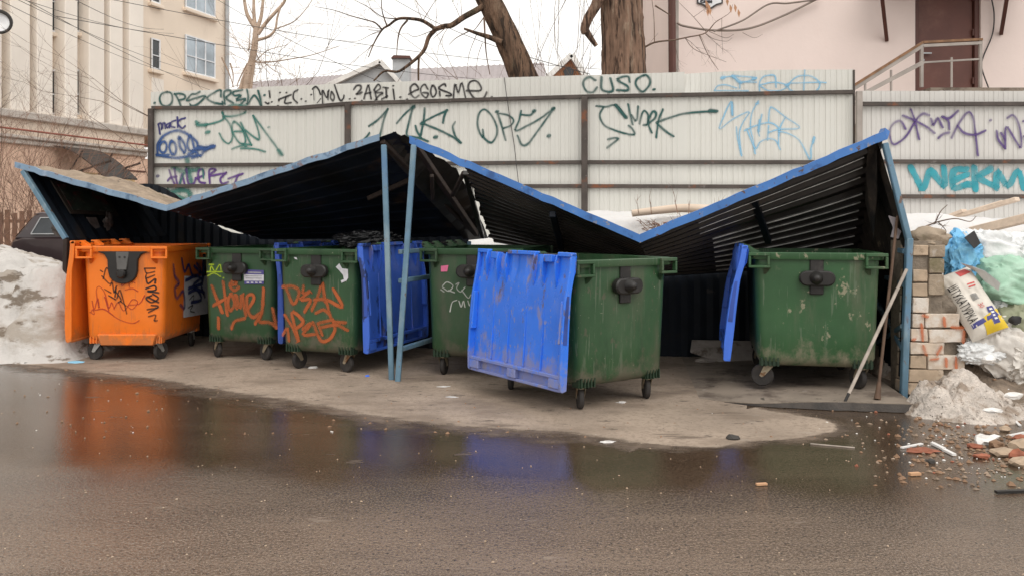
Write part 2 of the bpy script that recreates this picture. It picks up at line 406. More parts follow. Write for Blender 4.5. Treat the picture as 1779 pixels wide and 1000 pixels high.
road = MB(); road.add([(-200,-60,0),(200,-60,0),(200,300,0),(-200,300,0)], [(0,1,2,3)])
structure('road', road, 'wet_asphalt', 0)
edge_px = [(-40,622),(45,632),(110,640),(200,650),(290,660),(380,677),(470,690),(560,704),(640,720),(740,734),(830,742),(900,745),(1000,752),(1090,766),(1170,774),(1245,776),(1310,766),(1370,762),(1440,752),(1452,738),(1420,727),(1340,714),(1310,708)]
ep = [G(a, b) for a, b in edge_px]
ep = catmull(ep, 8)
mat('damp_asphalt', (.15,.108,.078), .6, var=.25, vscale=3, rvar=.15, bump=.6, bscale=70, bdist=.008, spots=[((.22,.165,.125), 6, .52, .64, (1,1.6,1), .8), ((.08,.055,.04), 3, .5, .65, (1,1.6,1), .8)], edge=(2.6,1.3,.72,1.35))
def rimmed(name, m, grow, z):
    "sheet with a border strip whose uv.y runs from 0 at the rim to 1 inside"
    n = len(ep); out_, inn = [], []
    for i, p in enumerate(ep):
        d = (ep[min(i+1, n-1)]-ep[max(i-1, 0)]).normalized(); nv = V(-d.y, d.x, 0)
        k_ = 1 if i < n-70 else .45
        out_.append(p-nv*grow[0]*k_); inn.append(p+nv*grow[1]*k_)
    k = MB()
    k.v += [V(q.x, q.y, z) for q in out_]+[V(q.x, q.y, z+.0008) for q in inn]+[V(3.6,12.5,z+.0008), V(-12,12.5,z+.0008), V(-12, out_[0].y, z)]
    for i in range(n-1): k.f.append((i, i+1, n+i+1, n+i))
    k.f.append(tuple(range(n, 2*n))+(2*n, 2*n+1))
    for i in range(n): k.uv[i] = (0, 0); k.uv[n+i] = (0, 1)
    for i in range(3): k.uv[2*n+i] = (0, 1)
    return structure(name, k, m, 0)
rimmed('pavement_margin', 'damp_asphalt', (.45,.25), .0015)
rimmed('pavement', 'dry_paving', (.16,.22), .004)
# damp dark rim along the paving is the wet road itself; the raised slab under the shelter's right bay
slab = MB()
fl = [G(a, b) for a, b in [(1215,693),(1300,703),(1400,709),(1500,713),(1590,716)]]
top = .07
nF = []
fl = catmull(fl, 10)
for p in fl: nF.append((p.x, p.y+.02*noise.noise(p*9), .006 if p is fl[0] else min(top, .006+top*smooth(0, 1.2, p.x-fl[0].x))))
slab.add([ (x, y, .0) for x, y, z in nF]+nF+[(3.75,10.2,top),(2.0,10.4,.0061)], [tuple(range(len(nF), 2*len(nF)+2))]+[(i, i+1, len(nF)+i+1, len(nF)+i) for i in range(len(nF)-1)])
structure('slab', slab, 'slab_concrete', 20)
mat('kerb_dark', (.035,.026,.02), .6, var=.4, vscale=9, bump=.8, bscale=30)  # dark strip along the slab's front edge
kb = MB(); nk = len(nF)
kb.add([(x, y-.035-.02*noise.noise(V(x*6,y*6,0)), .0045) for x, y, z in nF]+[(x, y-.004, max(.0046, z-.006)) for x, y, z in nF], [(i, i+1, nk+i+1, nk+i) for i in range(nk-1)])
structure('kerb', kb, 'kerb_dark', 20)

# ------------------------------------------------------------------ far cream building on the left
phi = math.atan2(.956, .293)
bld_o = Vector((-25.48+.307*20, 20, 0))
cb = Thing('cream_building', 'cream building with tall pilasters and a peach ground floor', 'building', bld_o, phi)
bn = Vector((.956, -.293, 0))
def bs(u, off=0.):
    "distance along the facade seen at u, on the plane `off` metres behind the pilaster faces"
    q = onplane(u, HV, bld_o-bn*off+Vector((0,0,EYE)), bn); return (cb.I @ q).x
def bz(u, v, off=0.):
    return onplane(u, v, bld_o-bn*off+Vector((0,0,EYE)), bn).z
PD = .55
z1 = 5.15
up = MB()
wl = [(bs(60, PD), 'w')]
Send = bs(392, PD)
up.box(-14, Send, PD, 9, z1, 16)
cb.part('wall', up, 'cream')
edges = [(-80,4),(19,53),(65,92.4),(113.4,135.7),(155.3,182),(191.7,214),(225.3,250)]
for a, b in edges:
    k = MB(); k.box(bs(a), bs(b), 0, PD+.01, z1+.1, 16); cb.part('pilaster', k, 'cream_light', bevel=.03)
k = MB(); k.box(-14, bs(250)+.1, -.18, PD+.02, z1-.18, z1+.09); cb.part('string_course', k, 'stucco_grey', bevel=.03)
k = MB(); k.box(-14, bs(250), -.02, PD+.03, 4.42, z1-.18); cb.part('frieze', k, 'cream')
k = MB(); k.box(-14, bs(254), -.22, PD+.04, 4.3, 4.42).box(-14, bs(254)-.05, -.12, PD+.04, 4.12, 4.3); cb.part('cornice', k, 'stucco_grey', bevel=.03)
k = MB(); k.box(-14, Send-.02, PD+.05, 8.9, 0, 4.12)
# ground floor piers round a deep doorway
dx0, dx1 = bs(140, 0), bs(201, 0)
k.box(-14, dx0, 0, PD+.06, 0, 4.12); k.box(dx1, bs(252), 0, PD+.06, 0, 4.12); k.box(dx0, dx1, .02, PD+.06, 3.05, 4.12)
gf = cb.part('ground_floor', k, 'peach')
for zz in (.9, 1.9, 2.75, 3.5):
    j = MB(); j.box(dx1+.03, bs(252)+.01, -.03, .02, zz, zz+.06); cb.part('groove', j, 'brown_frame', gf)
k = MB(); k.box(bs(132), bs(222), -.35, -.02, 3.02, 3.32); cb.part('beam', k, 'ochre_trim', bevel=.02)
k = MB(); k.box(dx0+.15, dx1-.1, PD-.02, PD+.04, 0, 2.6); cb.part('door', k, 'brown_door')
k = MB(); k.tube([(-14,-.25,4.62),(bs(254),-.25,4.58)], .035, 6); cb.part('gas_pipe', k, 'red_pipe')
def cwin(u0, u1, v0, v1, off, frames, gm='glass', name='window'):
    a, b = bs(u0, off), bs(u1, off); um = (u0+u1)/2
    zt, zb = bz(um, v0, off), bz(um, v1, off)
    k = MB(); k.box(a, b, off-.05, off+.05, zb, zt); w_ = cb.part(name, k, gm)
    f = MB(); t = .06
    for xx in [a+(b-a)*q for q in frames]: f.box(xx-t/2, xx+t/2, off-.09, off-.051, zb, zt)
    f.box(a, b, off-.088, off-.0512, zb, zb+t).box(a, b, off-.088, off-.0513, zt-t, zt).box(a, b, off-.087, off-.0514, zb+(zt-zb)*.45-.02, zb+(zt-zb)*.45+.02)
    cb.part('frame', f, 'white_frame', w_)
    s_ = MB(); s_.box(a-.15, b+.15, off-.2, off+.01, zb-.18, zb-.03); cb.part('sill', s_, 'cream', w_, bevel=.02)
for v0, v1 in ((-60,22),(68,131)): cwin(321, 371, v0, v1, PD, (0,.33,.66,1))
for v0, v1 in ((-40,6),(68,121)): cwin(261.5, 275, v0, v1, PD, (0,1), 'dark_glass')
for v0, v1 in ((136,170),):
    a, b = bs(262, PD), bs(283, PD); k = MB(); k.box(a, b, PD-.06, PD+.02, bz(270,v1,PD), bz(270,v0,PD)); cb.part('apron_panel', k, 'cream_light', bevel=.02)
# recess windows between the pilasters
for u0, u1 in ((92.4,100),(136,142)):
    for v0, v1 in ((122,200),(-60,57)): cwin(u0-9, u1+3, v0, v1, PD, (0,.5,1), 'dark_glass')
k = MB(); k.tube([(Send-.05, PD-.12, 0), (Send-.05, PD-.12, 16)], .1, 8); cb.part('downpipe', k, 'zinc')
# arched entrance canopy
k = MB(); ax0 = bs(108, 0)
prof = []
for i in range(13):
    t = i/12; prof.append((-2.3*t, 2.75+1.45*math.cos(t*1.35)))
for i in range(12):
    (y0, za), (y1, zb) = prof[i], prof[i+1]
    for th in (0,):
        k.add([(ax0-.5,y0,za),(ax0+1.1,y0,za),(ax0+1.1,y1,zb),(ax0-.5,y1,zb),(ax0-.5,y0,za-.05),(ax0+1.1,y0,za-.05),(ax0+1.1,y1,zb-.05),(ax0-.5,y1,zb-.05)],[(0,1,2,3),(7,6,5,4),(0,4,5,1),(1,5,6,2),(2,6,7,3),(3,7,4,0)])
cb.part('canopy', k, 'dark_iron')
for xx in (ax0-.4, ax0+1.0):
    k = MB(); k.bar((xx,0,3.0),(xx,-2.5,3.62),.06); k.bar((xx,0,2.5),(xx,-1.3,3.3),.05); k.bar((xx,-.6,3.15),(xx,-1.3,4.0),.04)
    cb.part('canopy_bracket', k, 'dark_iron')
# round dish at the frame's left edge
k = MB(); q = P(-2, 40, 27)
k.lathe([(.0,0),(.28,.03),(.33,.1),(.30,.1),(.0,.06)], q, (.5,-.86,.1), 20)
d_ = Thing('satellite_dish', 'round dark dish high on the cream building at the picture edge', 'satellite dish', q)
d_.part('dish', k, 'white_frame', world=True)
k = MB(); k.tube([q+V(.5,-.86,.1)*.12+V(.865*math.cos(j*.2618),.5*math.cos(j*.2618),math.sin(j*.2618))*.34 for j in range(25)], .05, 6); d_.part('ring', k, 'dark_iron', world=True)
k = MB(); k.bar(q, q+Vector((-.5,.6,0)), .06); d_.part('bracket', k, 'dark_iron', world=True)

# ------------------------------------------------------------------ roofs of far houses
h1 = Thing('house', 'house with long grey corrugated roof and zinc chimney behind the fence', 'house', (-5,42,0))
Yr = 42
def gable_roof(th, a, b, ya, dep, drop, m, name='roof'):
    "roof whose ridge runs from a to b, slopes to front and back"
    k = MB(); a, b = Vector(a), Vector(b)
    n = 60
    for sgn in (-1, 1):
        e = Vector((0, dep*sgn, -drop)); prev = None
        k.grid(lambda s, t: a.lerp(b, s)+e*t+Vector((0,0,.05*(round(s*n)%2))), n, 1, flip=(sgn < 0))
    return th.part(name, k, m, world=True, smoothang=0)
gable_roof(h1, P(420,145,Yr+3), P(640,127,Yr+3), 0, 5, 2.6, 'roof_slate')
gable_roof(h1, P(640,124,Yr+3), P(945,110,Yr+3), 0, 5, 2.6, 'roof_slate')
k = MB(); a, b = P(420,165,Yr-1), P(945,165,Yr-1); k.box(a.x, b.x, Yr-1, Yr+7, 0, 6.6); h1.part('wall', k, 'stucco_grey', world=True)
# cross gable with pale bargeboard
k = MB(); pk = P(662,113,Yr-2.5); l = P(560,160,Yr-2.5); r_ = P(705,160,Yr-2.5)
k.prism([l, r_, pk], (0,6,0)); h1.part('cross_gable', k, 'zinc', world=True)
k = MB(); k.bar(l+Vector((0,-.1,.12)), pk+Vector((0,-.1,.12)), .5, .2); k.bar(r_+Vector((0,-.1,.12)), pk+Vector((0,-.1,.12)), .5, .2); h1.part('bargeboard', k, 'roof_white', world=True)
k = MB(); a = P(682,132,Yr-2); b = P(711,100,Yr-2); k.box(a.x, b.x, Yr-2, Yr-1.2, a.z-1, b.z); ch = h1.part('chimney', k, 'zinc', world=True)
k = MB(); k.prism([P(679,101,Yr-2.2), P(714,101,Yr-2.2), P(712,97,Yr-2.2), P(684,96,Yr-2.2)], (0,1.1,0)); h1.part('chimney_cap', k, 'brown_frame', ch, world=True)
h2 = Thing('house', 'small orange brick gable peeking over the fence beside the thick trunk', 'house', (3,60,0))
k = MB(); a, b, pk = P(955,140,60), P(1012,140,60), P(992,103,60)
k.prism([Vector((a.x,60,0)), Vector((b.x,60,0)), b, pk, a], (0,6,0)); h2.part('wall', k, 'orange_brick', world=True)
k = MB(); k.bar(a+Vector((-.3,-.2,0)), pk+Vector((0,-.2,.2)), .9, .35); k.bar(b+Vector((.3,-.2,0)), pk+Vector((0,-.2,.2)), .9, .35); h2.part('roof', k, 'roof_white', world=True)
k = MB(); c = P(988,126,59.9); k.lathe([(.35,0),(.35,.06)], c, (0,-1,0), 16); h2.part('window', k, 'dark_glass', world=True)

# ------------------------------------------------------------------ pink building on the right
YP = 16.0
pb = Thing('pink_building', 'pale pink rendered building with a brown door behind the right fence', 'building', P(1500,385,YP)-Vector((0,0,EYE)))
x0 = P(1174,0,YP).x; x1 = P(2050,0,YP).x; dxa, dxb = P(1590,0,YP).x, P(1704,0,YP).x; zd = P(0,168,YP).z
zt = zd+2.35
k = MB(); k.box(x0, dxa, YP, YP+9, 0, 9).box(dxb, x1, YP, YP+9.001, 0, 9).box(dxa, dxb, YP+.001, YP+9, zt, 9).box(dxa, dxb, YP+.001, YP+9, 0, zd)
pb.part('wall', k, 'pink_wall', world=True)
k = MB(); f = .09
k.box(dxa, dxa+f, YP+.04, YP+.2, zd, zt).box(dxb-f, dxb, YP+.04, YP+.2, zd, zt).box(dxa+f, dxb-f, YP+.04, YP+.2, zt-f, zt); pb.part('door_frame', k, 'brown_frame', world=True, bevel=.008)
k = MB(); k.box(dxa+f+.01, dxb-f-.01, YP+.1, YP+.16, zd+.01, zt-f-.01); dr = pb.part('door', k, 'brown_door', world=True, bevel=.01)
hx = P(1607,0,YP).x; hz = P(0,92,YP).z
k = MB(); k.bar((hx,YP+.1,hz),(hx,YP+.04,hz),.03); k.bar((hx-.01,YP+.04,hz),(hx+.14,YP+.04,hz),.025); pb.part('door_handle', k, 'zinc', dr, world=True)
k = MB(); k.lathe([(.03,0),(.03,.02)], (hx,YP+.1,hz-.12), (0,-1,0), 12); pb.part('lock', k, 'zinc', dr, world=True)
for zz in (zt-.5, zd+1.2, zd+.3):
    k = MB(); k.tube([(dxb-f-.02,YP+.06,zz-.06),(dxb-f-.02,YP+.06,zz+.06)], .02, 8); pb.part('hinge', k, 'brown_frame', dr, world=True)
# entrance canopy above the frame, held by two struts
zc = P(0,-70,YP-1.15).z
k = MB(); k.box(dxa-.9, dxb+.7, YP-1.25, YP, zc, zc+.12); cp = pb.part('canopy', k, 'brown_frame', world=True, bevel=.01)
for uu, vv, du in ((1540,71,-8),(1738,60,12)):
    a = P(uu, vv, YP); k = MB(); k.bar(a+Vector((0,-.02,0)), P(uu+du*1.9, -72, YP-1.15), .06); pb.part('strut', k, 'brown_frame', cp, world=True)
k = MB(); xx = P(1167,0,YP).x; k.tube([(xx,YP-.1,0),(xx,YP-.1,3),(xx-.02,YP-.1,6),(xx-.1,YP-.1,9)], .07, 10); pb.part('downpipe', k, 'brown_frame', world=True)
k = MB(); k.box(x0-.002, x0+.05, YP-.02, YP+.02, 0, 9); pb.part('corner_trim', k, 'rail_grey', world=True)
def cable(name, label, pts, r, m, n=12, nn=6):
    mb = MB(); mb.tube(catmull(pts, n), r, nn); return single(name, label, 'cable', mb, m)
cable('wall_cable', 'slack brown cable sagging along the pink wall below another cable', [P(1176,40,15.9),P(1190,46,15.88),P(1240,53,15.88),P(1300,50,15.88),P(1360,28,15.88),P(1425,-4,15.88)], .022, 'wall_cable')
cable('wall_cable', 'upper slack cable on the pink wall bending up toward the door canopy', [P(1240,55,15.84),P(1290,36,15.86),P(1335,8,15.86),P(1370,6,15.86),P(1430,-2,15.86)], .018, 'wall_cable')
cable('door_cable', 'thin black cable hanging beside the brown door on the pink wall', [P(1722,-5,15.95),P(1727,25,15.95),P(1724,60,15.95),P(1708,100,15.95),P(1706,120,15.9),P(1720,160,15.9)], .012, 'wire')
# enamel house plate
k = MB(); pts = [(1211,-22),(1255,-22),(1256,6),(1246,9),(1234,17),(1221,9),(1211,6)]
pl = Thing('street_plate', 'shaped white enamel street plate high on the pink wall', 'sign', P(1233,17,YP))
k.prism([P(a,b,YP-.03) for a, b in pts], (0,.025,0)); pl.part('border', k, 'wire', world=True)
k = MB(); k.prism([P(1233+(a-1233)*.88, -4+(b+4)*.84, YP-.036) for a, b in pts], (0,.005,0)); pl.part('plate', k, 'white_frame', world=True)
spray('ink', (.03,.03,.04), .1, skirt=0)
pp = Paint(lambda u, v: onplane(u, v, Vector((0,YP-.036,0)), Vector((0,-1,0))), Vector((0,-1,0)))
pp.many((1150,0,6.589), 13, [[(470,5),(445,12),(448,28),(475,32)],[(485,25),(502,16),(486,12),(484,30),(505,32)],[(516,12),(516,32)],[(516,22),(534,22)],[(534,12),(534,32)],[(546,12),(546,32)],[(546,22),(566,22)],[(566,12),(566,32)]])
pl.part('lettering', pp.mb, 'ink', world=True, label='dark lettering starting Сенн')

# stair railing in front of the door
YS = 14.9
sr = Thing('stair_railing', 'grey metal stair railing rising to the brown door', 'railing', P(1600,385,YS)-Vector((0,0,EYE)))
a, b, c = P(1486,147,YS), P(1603,74,YS), P(1706,69,YS)
k = MB(); k.bar(a-(b-a)*1.2, b, .07, .04); k.bar(b, c, .07, .04); sr.part('handrail', k, 'rail_rust', world=True)
k = MB(); dn = Vector((0,0,-.06)); k.bar(a-(b-a)*1.2+dn, b+dn, .05, .06); k.bar(b+dn, c+dn, .05, .05); sr.part('top_bar', k, 'rail_grey', world=True)
k = MB(); a2, b2, c2 = P(1510,158,YS), P(1603,109,YS), P(1703,103,YS); k.bar(a2-(b2-a2)*1.2, b2, .05, .07); k.bar(b2, c2, .03, .03); sr.part('middle_bar', k, 'rail_grey', world=True)
for uu, vv, wd in ((1601,74,.05),(1703,70,.05),(1653,100,.03),(1548,122,.03),(1503,140,.03)):
    q = P(uu, vv, YS+.003); k = MB(); k.bar((q.x,q.y,zd if uu > 1595 else .5),q,wd); sr.part('post', k, 'rail_grey', world=True)
st = Thing('entrance_steps', 'concrete steps and landing below the brown door', 'steps', P(1600,385,15.4)-Vector((0,0,EYE)))
k = MB(); k.box(dxa-.3, dxb+.3, 14.8, 15.99, 0, zd-.02); st.part('landing', k, 'slab_concrete', world=True)
for i in range(8):
    k = MB(); k.box(dxa-.3-.3*(i+1), dxa-.3-.3*i-.002, 14.8, 15.99, 0, zd-.02-.17*(i+1)); st.part('step', k, 'slab_concrete', world=True)

# ------------------------------------------------------------------ corrugated fences
def sheet(mb, p0, d, nrm, L, zb, zt0, zt1, pitch=.15, gw=.026, gd=.010, dent=None):
    "one profiled sheet, its flats toward nrm and narrow grooves behind"
    prof = [(0, 0)]; x = pitch*.5
    while x < L-.05:
        prof += [(x-gw/2-.006, 0), (x-gw/2, -gd), (x+gw/2, -gd), (x+gw/2+.006, 0), (x+gw/2+pitch*.38, 0), (x+gw/2+pitch*.38+.003, -.004), (x+gw/2+pitch*.38+.012, -.004), (x+gw/2+pitch*.38+.015, 0)]
        x += pitch
    prof = [q for q in prof if q[0] < L-.02]
    prof.append((L, 0))
    n = len(prof); k = len(mb.v)
    for zi in range(4):
        for s, o in prof:
            zt = zt0+(zt1-zt0)*s/L
            z = [zb, zb+(zt-zb)*.5, zt-.3, zt][zi]
            off = o
            if dent and zi == 3: off += dent*max(0, 1-s/.5)
            mb.v.append(p0+d*s+nrm*off+Vector((0,0,z)))
    for zi in range(3):
        for i in range(n-1):
            a = k+zi*n+i; mb.f.append((a, a+1, a+n+1, a+n))
FL, FR = P(262,HV,14.0), P(1482,HV,12.0)
fd = Vector((FR.x-FL.x, FR.y-FL.y, 0)); FLEN = fd.length; fd.normalize(); fnrm = Vector((fd.y, -fd.x, 0))
if fnrm.y > 0: fnrm = -fnrm
f0 = Vector((FL.x, FL.y, 0))
def fpl(u, v, off=0.): return onplane(u, v, f0+fnrm*off, fnrm)
def fs(u): return (fpl(u, HV)-f0).dot(fd)
fence = Thing('corrugated_fence', 'long white corrugated metal fence covered in green, black and blue graffiti', 'fence', f0)
tops = [(262,160),(446,154),(446,151),(600,145),(877,135.5),(877,135.5),(1188,125.5),(1190,126),(1225,122.5),(1345,121.5),(1480,121)]
seams = [(262,160,446,154),(446,151.5,640,144),(640,144,755,140),(755,140,877,135.5),(877,135,1013,131),(1013,131,1188,125.5),(1188,127,1345,121.5),(1345,121.5,1481,121)]
for i, (ua, va, ub, vb) in enumerate(seams):
    k = MB(); a, b = fs(ua), fs(ub)
    sheet(k, f0+fd*a+fnrm*(.002*(i % 2)), fd, fnrm, b-a+.01, .15, fpl(ua,va).z, fpl(ub,vb).z, dent=-.08 if i == 6 else None)
    fence.part('fence_sheet', k, 'fence_sheet', world=True, smoothang=0)
def frail(pts, m='fence_metal'):
    k = MB()
    q = [fpl(a, b, .035) for a, b in pts]
    for i in range(len(q)-1): k.bar(q[i]-fd*.001, q[i+1]+fd*.001, .05, .055)
    fence.part('rail', k, m, world=True, bevel=.006)
frail([(264,187.5),(520,187.5),(605,180),(1015,168),(1482,160)])
frail([(264,287),(605,285.5),(1015,282),(1484,282)])
frail([(264,323),(605,323.5),(1015,323.5),(1484,325)])
for uu, vt in ((262.5,189),(604,181),(1015.5,168),):
    q = fpl(uu, vt, .08); k = MB(); k.bar((q.x,q.y,0), (q.x,q.y,q.z), .09 if uu > 1000 else .085, .07, fnrm); fence.part('post', k, 'fence_metal', world=True, bevel=.008)
q = fpl(1482,122,.0); k = MB(); k.box(q.x-.005, q.x+.02, q.y-.02, q.y+.1, .2, q.z); fence.part('end_flange', k, 'fence_metal', world=True)
# loose wire drooping over the fence
cable('loose_wire', 'thin dark wire hanging over the fence near the word OPS', [fpl(876,135,.012), fpl(880,165,.07), fpl(885,200,.02), fpl(893,250,.03), fpl(897,285,.08), fpl(901,320,.06)], .006, 'wire', 8)

YF = 12.0
f2 = Thing('corrugated_fence', 'lower grey corrugated fence with purple and cyan graffiti on the right', 'fence', P(1485,HV,YF)-Vector((0,0,EYE)))
xa = P(1487,0,YF).x; fx = Vector((1,0,0)); fnn = Vector((0,-1,0))
for i in range(4):
    k = MB(); a = xa+i*1.16
    sheet(k, Vector((a,YF-.002*(i%2),0)), fx, fnn, 1.17, .15, P(0,158,YF).z, P(0,158.5,YF).z, pitch=.135)
    f2.part('fence_sheet', k, 'fence_sheet_grey', world=True, smoothang=0)
    k = MB(); sheet(k, Vector((a,YF-.012-.002*(i%2),0)), fx, fnn, 1.17, .14, P(0,309,YF).z, P(0,309,YF).z, pitch=.135); f2.part('fence_sheet', k, 'fence_sheet_grey', world=True, smoothang=0)
for vv in (181,281,341.5):
    z = P(0,vv,YF-.04).z; k = MB(); k.box(xa-.02, xa+4.7, YF-.075, YF-.02, z-.028, z+.028); f2.part('rail', k, 'fence_metal', world=True, bevel=.006)
k = MB(); q = P(1492,0,YF-.1); k.box(q.x-.04, q.x+.04, YF-.14, YF-.076, 0, P(0,161,YF).z); f2.part('post', k, 'rail_grey', world=True, bevel=.006)
# ------------------------------------------------------------------ collapsed shelter
mat('shade_navy', (.007,.011,.020), .55, spec=.25, var=.4, vscale=2, spots=[((.05,.03,.02), 2.5, .55, .7, (1,1,1), .7), ((.004,.004,.005), 1.2, .5, .7)])  # left roof underside: the shade below it is put into the near-black colour
mat('shade_black', (.026,.022,.020), .32, var=.4, vscale=2, spots=[((.05,.032,.022), 2.5, .55, .7, (1,1,1), .7), ((.005,.005,.005), 1.2, .5, .7)])  # right roof underside and torn sheet, shade put into the dark colour
mat('fascia_faded', (.22,.33,.46), .5, var=.12, vscale=3, spots=[((.35,.44,.55), 4, .55, .7), ((.20,.09,.05), 9, .57, .63, (1,1,1), .8), ((.09,.16,.26), 5, .55, .65)])
mat('fascia_blue', (.055,.185,.50), .4, var=.12, vscale=3, spots=[((.16,.30,.58), 3, .55, .75, (1,1,1), .7), ((.30,.27,.25), 12, .62, .66), ((.025,.09,.27), 4, .55, .68), ((.10,.055,.035), 17, .62, .66)])
mat('post_blue', (.12,.22,.30), .5, var=.2, vscale=4, spots=[((.24,.33,.38), 6, .5, .66, (1,1,.3), .8), ((.16,.09,.05), 9, .6, .66, (1,1,.5)), ((.10,.2,.34), 2, .5, .7)])
mat('rusty_bar', (.032,.020,.015), .8, var=.4, vscale=6)
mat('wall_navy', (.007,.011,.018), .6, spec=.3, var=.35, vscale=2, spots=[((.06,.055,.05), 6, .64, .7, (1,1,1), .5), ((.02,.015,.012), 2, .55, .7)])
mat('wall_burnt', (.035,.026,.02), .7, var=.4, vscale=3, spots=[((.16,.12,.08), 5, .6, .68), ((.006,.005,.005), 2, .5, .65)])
mat('roof_dirt', (.34,.26,.19), .95, var=.25, vscale=6, bump=1., bscale=18, bdist=.04, spots=[((.13,.11,.05), 3, .58, .68), ((.06,.045,.035), 5, .62, .7), ((.70,.65,.6), 2.2, .62, .75, (1,1,1), .8)])
mat('paper', (.62,.6,.58), .8, var=.1)
mat('paper_dim', (.10,.085,.08), .8, var=.4, vscale=9)
mat('rag', (.42,.38,.40), .9, var=.2, vscale=8)

sa = V(-5.79,10.10,2.19); sb_ = V(-3.71,9.317,1.673); sc_ = V(-1.287,8.41,2.343)
sdd = V(-.984,8.32,2.318); se = V(1.164,7.92,1.372); sf = V(3.24,7.53,2.283)
sa2 = V(-5.30,11.9,2.08); sb2 = V(-3.24,11.15,1.307); sc2 = V(-.34,10.25,1.345)
sd2 = V(-.27,10.2,1.306); se2 = V(1.64,9.76,.95); sf2 = V(3.80,9.4,1.19)
shelter = Thing('bin_shelter', 'collapsed blue metal bin shelter with its roof buckled into two valleys', 'shelter', (-1.1,8.4,0))
def lerp4(a, b, c, d, s, t):
    "a-b front edge, d-c back edge"
    return a.lerp(b, s).lerp(d.lerp(c, s), t)
def roof_arm(a, b, b2, a2, m, pitch=.15, rib=.03, jag=(0, 0), s0=0., sag=0., name='roof_sheet'):
    k = MB(); depth = ((a2-a).length+(b2-b).length)/2; n = int(depth/pitch)
    ts = []
    for i in range(n):
        t0 = i/n; w1 = 1/n
        ts += [(t0, 0), (t0+w1*.55, 0), (t0+w1*.64, -rib), (t0+w1*.86, -rib), (t0+w1*.95, 0)]
    ts.append((1, 0)); nu = 14; rows = []
    for t, o in ts:
        row = []
        for i in range(nu+1):
            s = i/nu
            sl = s0*(1-t)
            if i == 0: s = sl+jag[0]*abs(noise.noise(V(t*14, 3.3, 0)))
            if i == nu: s = 1-jag[1]*abs(noise.noise(V(t*14, 7.3, 0)))
            if s0 and i: s = sl+(1-sl)*s
            p = lerp4(a, b, b2, a2, s, t)+V(0,0,o+.02*noise.noise(V(s*3, t*3, a.x))-sag*math.sin(math.pi*s)*t)
            row.append(p)
        rows.append(row)
    base = len(k.v)
    for r in rows: k.v += r
    m_ = nu+1
    for i in range(len(rows)-1):
        for j in range(nu): q = base+i*m_+j; k.f.append((q, q+1, q+m_+1, q+m_))
    return shelter.part(name, k, m, world=True, smoothang=20)
roof_arm(sa, sb_, sb2, sa2, 'shade_navy', pitch=.2, rib=.012)
roof_arm(sb_, sc_+V(.18,-.04,.07), sc2, sb2, 'shade_navy', jag=(0,.03), pitch=.2, rib=.010)
roof_arm(sdd, se, se2, sd2, 'shade_black', s0=.235, jag=(.06,0), rib=.022, pitch=.12)
ra = roof_arm(se, sf, sf2, se2, 'shade_black', pitch=.16, rib=.04, sag=.04)
mat('highlight_pale', (.62,.60,.58), .4, metal=.1, var=.4, vscale=6)  # pale added strips that paint the light caught along the roof ribs
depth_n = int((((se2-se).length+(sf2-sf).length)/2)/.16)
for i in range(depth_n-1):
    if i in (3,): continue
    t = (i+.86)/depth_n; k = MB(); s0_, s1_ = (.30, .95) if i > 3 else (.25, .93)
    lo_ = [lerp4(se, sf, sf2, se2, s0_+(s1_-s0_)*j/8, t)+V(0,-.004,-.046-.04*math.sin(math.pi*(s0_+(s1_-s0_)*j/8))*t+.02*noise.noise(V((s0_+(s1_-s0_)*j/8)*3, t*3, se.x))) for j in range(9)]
    k.tube(lo_, .0065 if i > 3 else .0035, 5); shelter.part('highlight_strip', k, 'highlight_pale', ra, world=True)
# torn crest of the left bay
k = MB(); pk = P(684,229,8.42)
rim_ = [(684,229,8.42),(697,236,8.46),(703,234,8.48),(714,241,8.55),(722,240,8.6),(737,258,8.68),(748,262,8.74),(756,272,8.8),(772,278,8.9),(785,290,9.0),(793,292,9.06),(800,308,9.15),(812,326,9.3),(816,338,9.45),(824,352,9.6),(830,372,9.8),(840,392,10.0),(848,414,10.3)]
inr = [(660,246,8.5),(664,255,8.55),(670,262,8.6),(678,270,8.65),(686,280,8.72),(694,290,8.8),(702,298,8.87),(710,306,8.93),(718,316,9.0),(726,326,9.08),(734,334,9.15),(742,344,9.25),(752,354,9.35),(762,364,9.5),(772,376,9.65),(784,388,9.85),(796,402,10.05),(808,418,10.3)]
nr = len(rim_)
k.v += [P(*a) for a in rim_]+[P(*a) for a in inr]
k.f += [(i, i+1, nr+i+1, nr+i) for i in range(nr-1)]
shelter.part('torn_sheet', k, 'shade_black', world=True, smoothang=0)
def fascia(pts, h, m, th=.03):
    k = MB()
    o = V(0,-.02,0)
    k.loft([[a+o+V(0,-th,-h), a+o+V(0,0,-h), a+o+V(0,0,0), a+o+V(0,-th,0)] for a in pts])
    return shelter.part('fascia', k, m, world=True, smoothang=40)
def wav(a, b, n=22, amp=.018):
    return [a.lerp(b, i/n)+V(0,0,amp*noise.noise(V(i*.9, a.x, 0))*(0 < i < n)) for i in range(n+1)]
up_ = V(0,0,.035)
fascia(wav(sa+up_, sb_+up_), .066, 'fascia_faded'); fascia(wav(sb_+up_, sc_+up_), .064, 'fascia_faded')
fascia(wav(sdd+up_, se+V(0,0,.04)), .074, 'fascia_blue'); fascia(wav(se+V(0,0,.04), sf+up_), .078, 'fascia_blue')
k = MB(); q = sf+V(0,-.035,.03); k.prism([q+V(-.06,0,-.1), q+V(.02,0,-.07), q+V(.05,.02,.0), q+V(.0,0,.03)], (0,.1,0)); shelter.part('bent_end', k, 'fascia_blue', world=True)
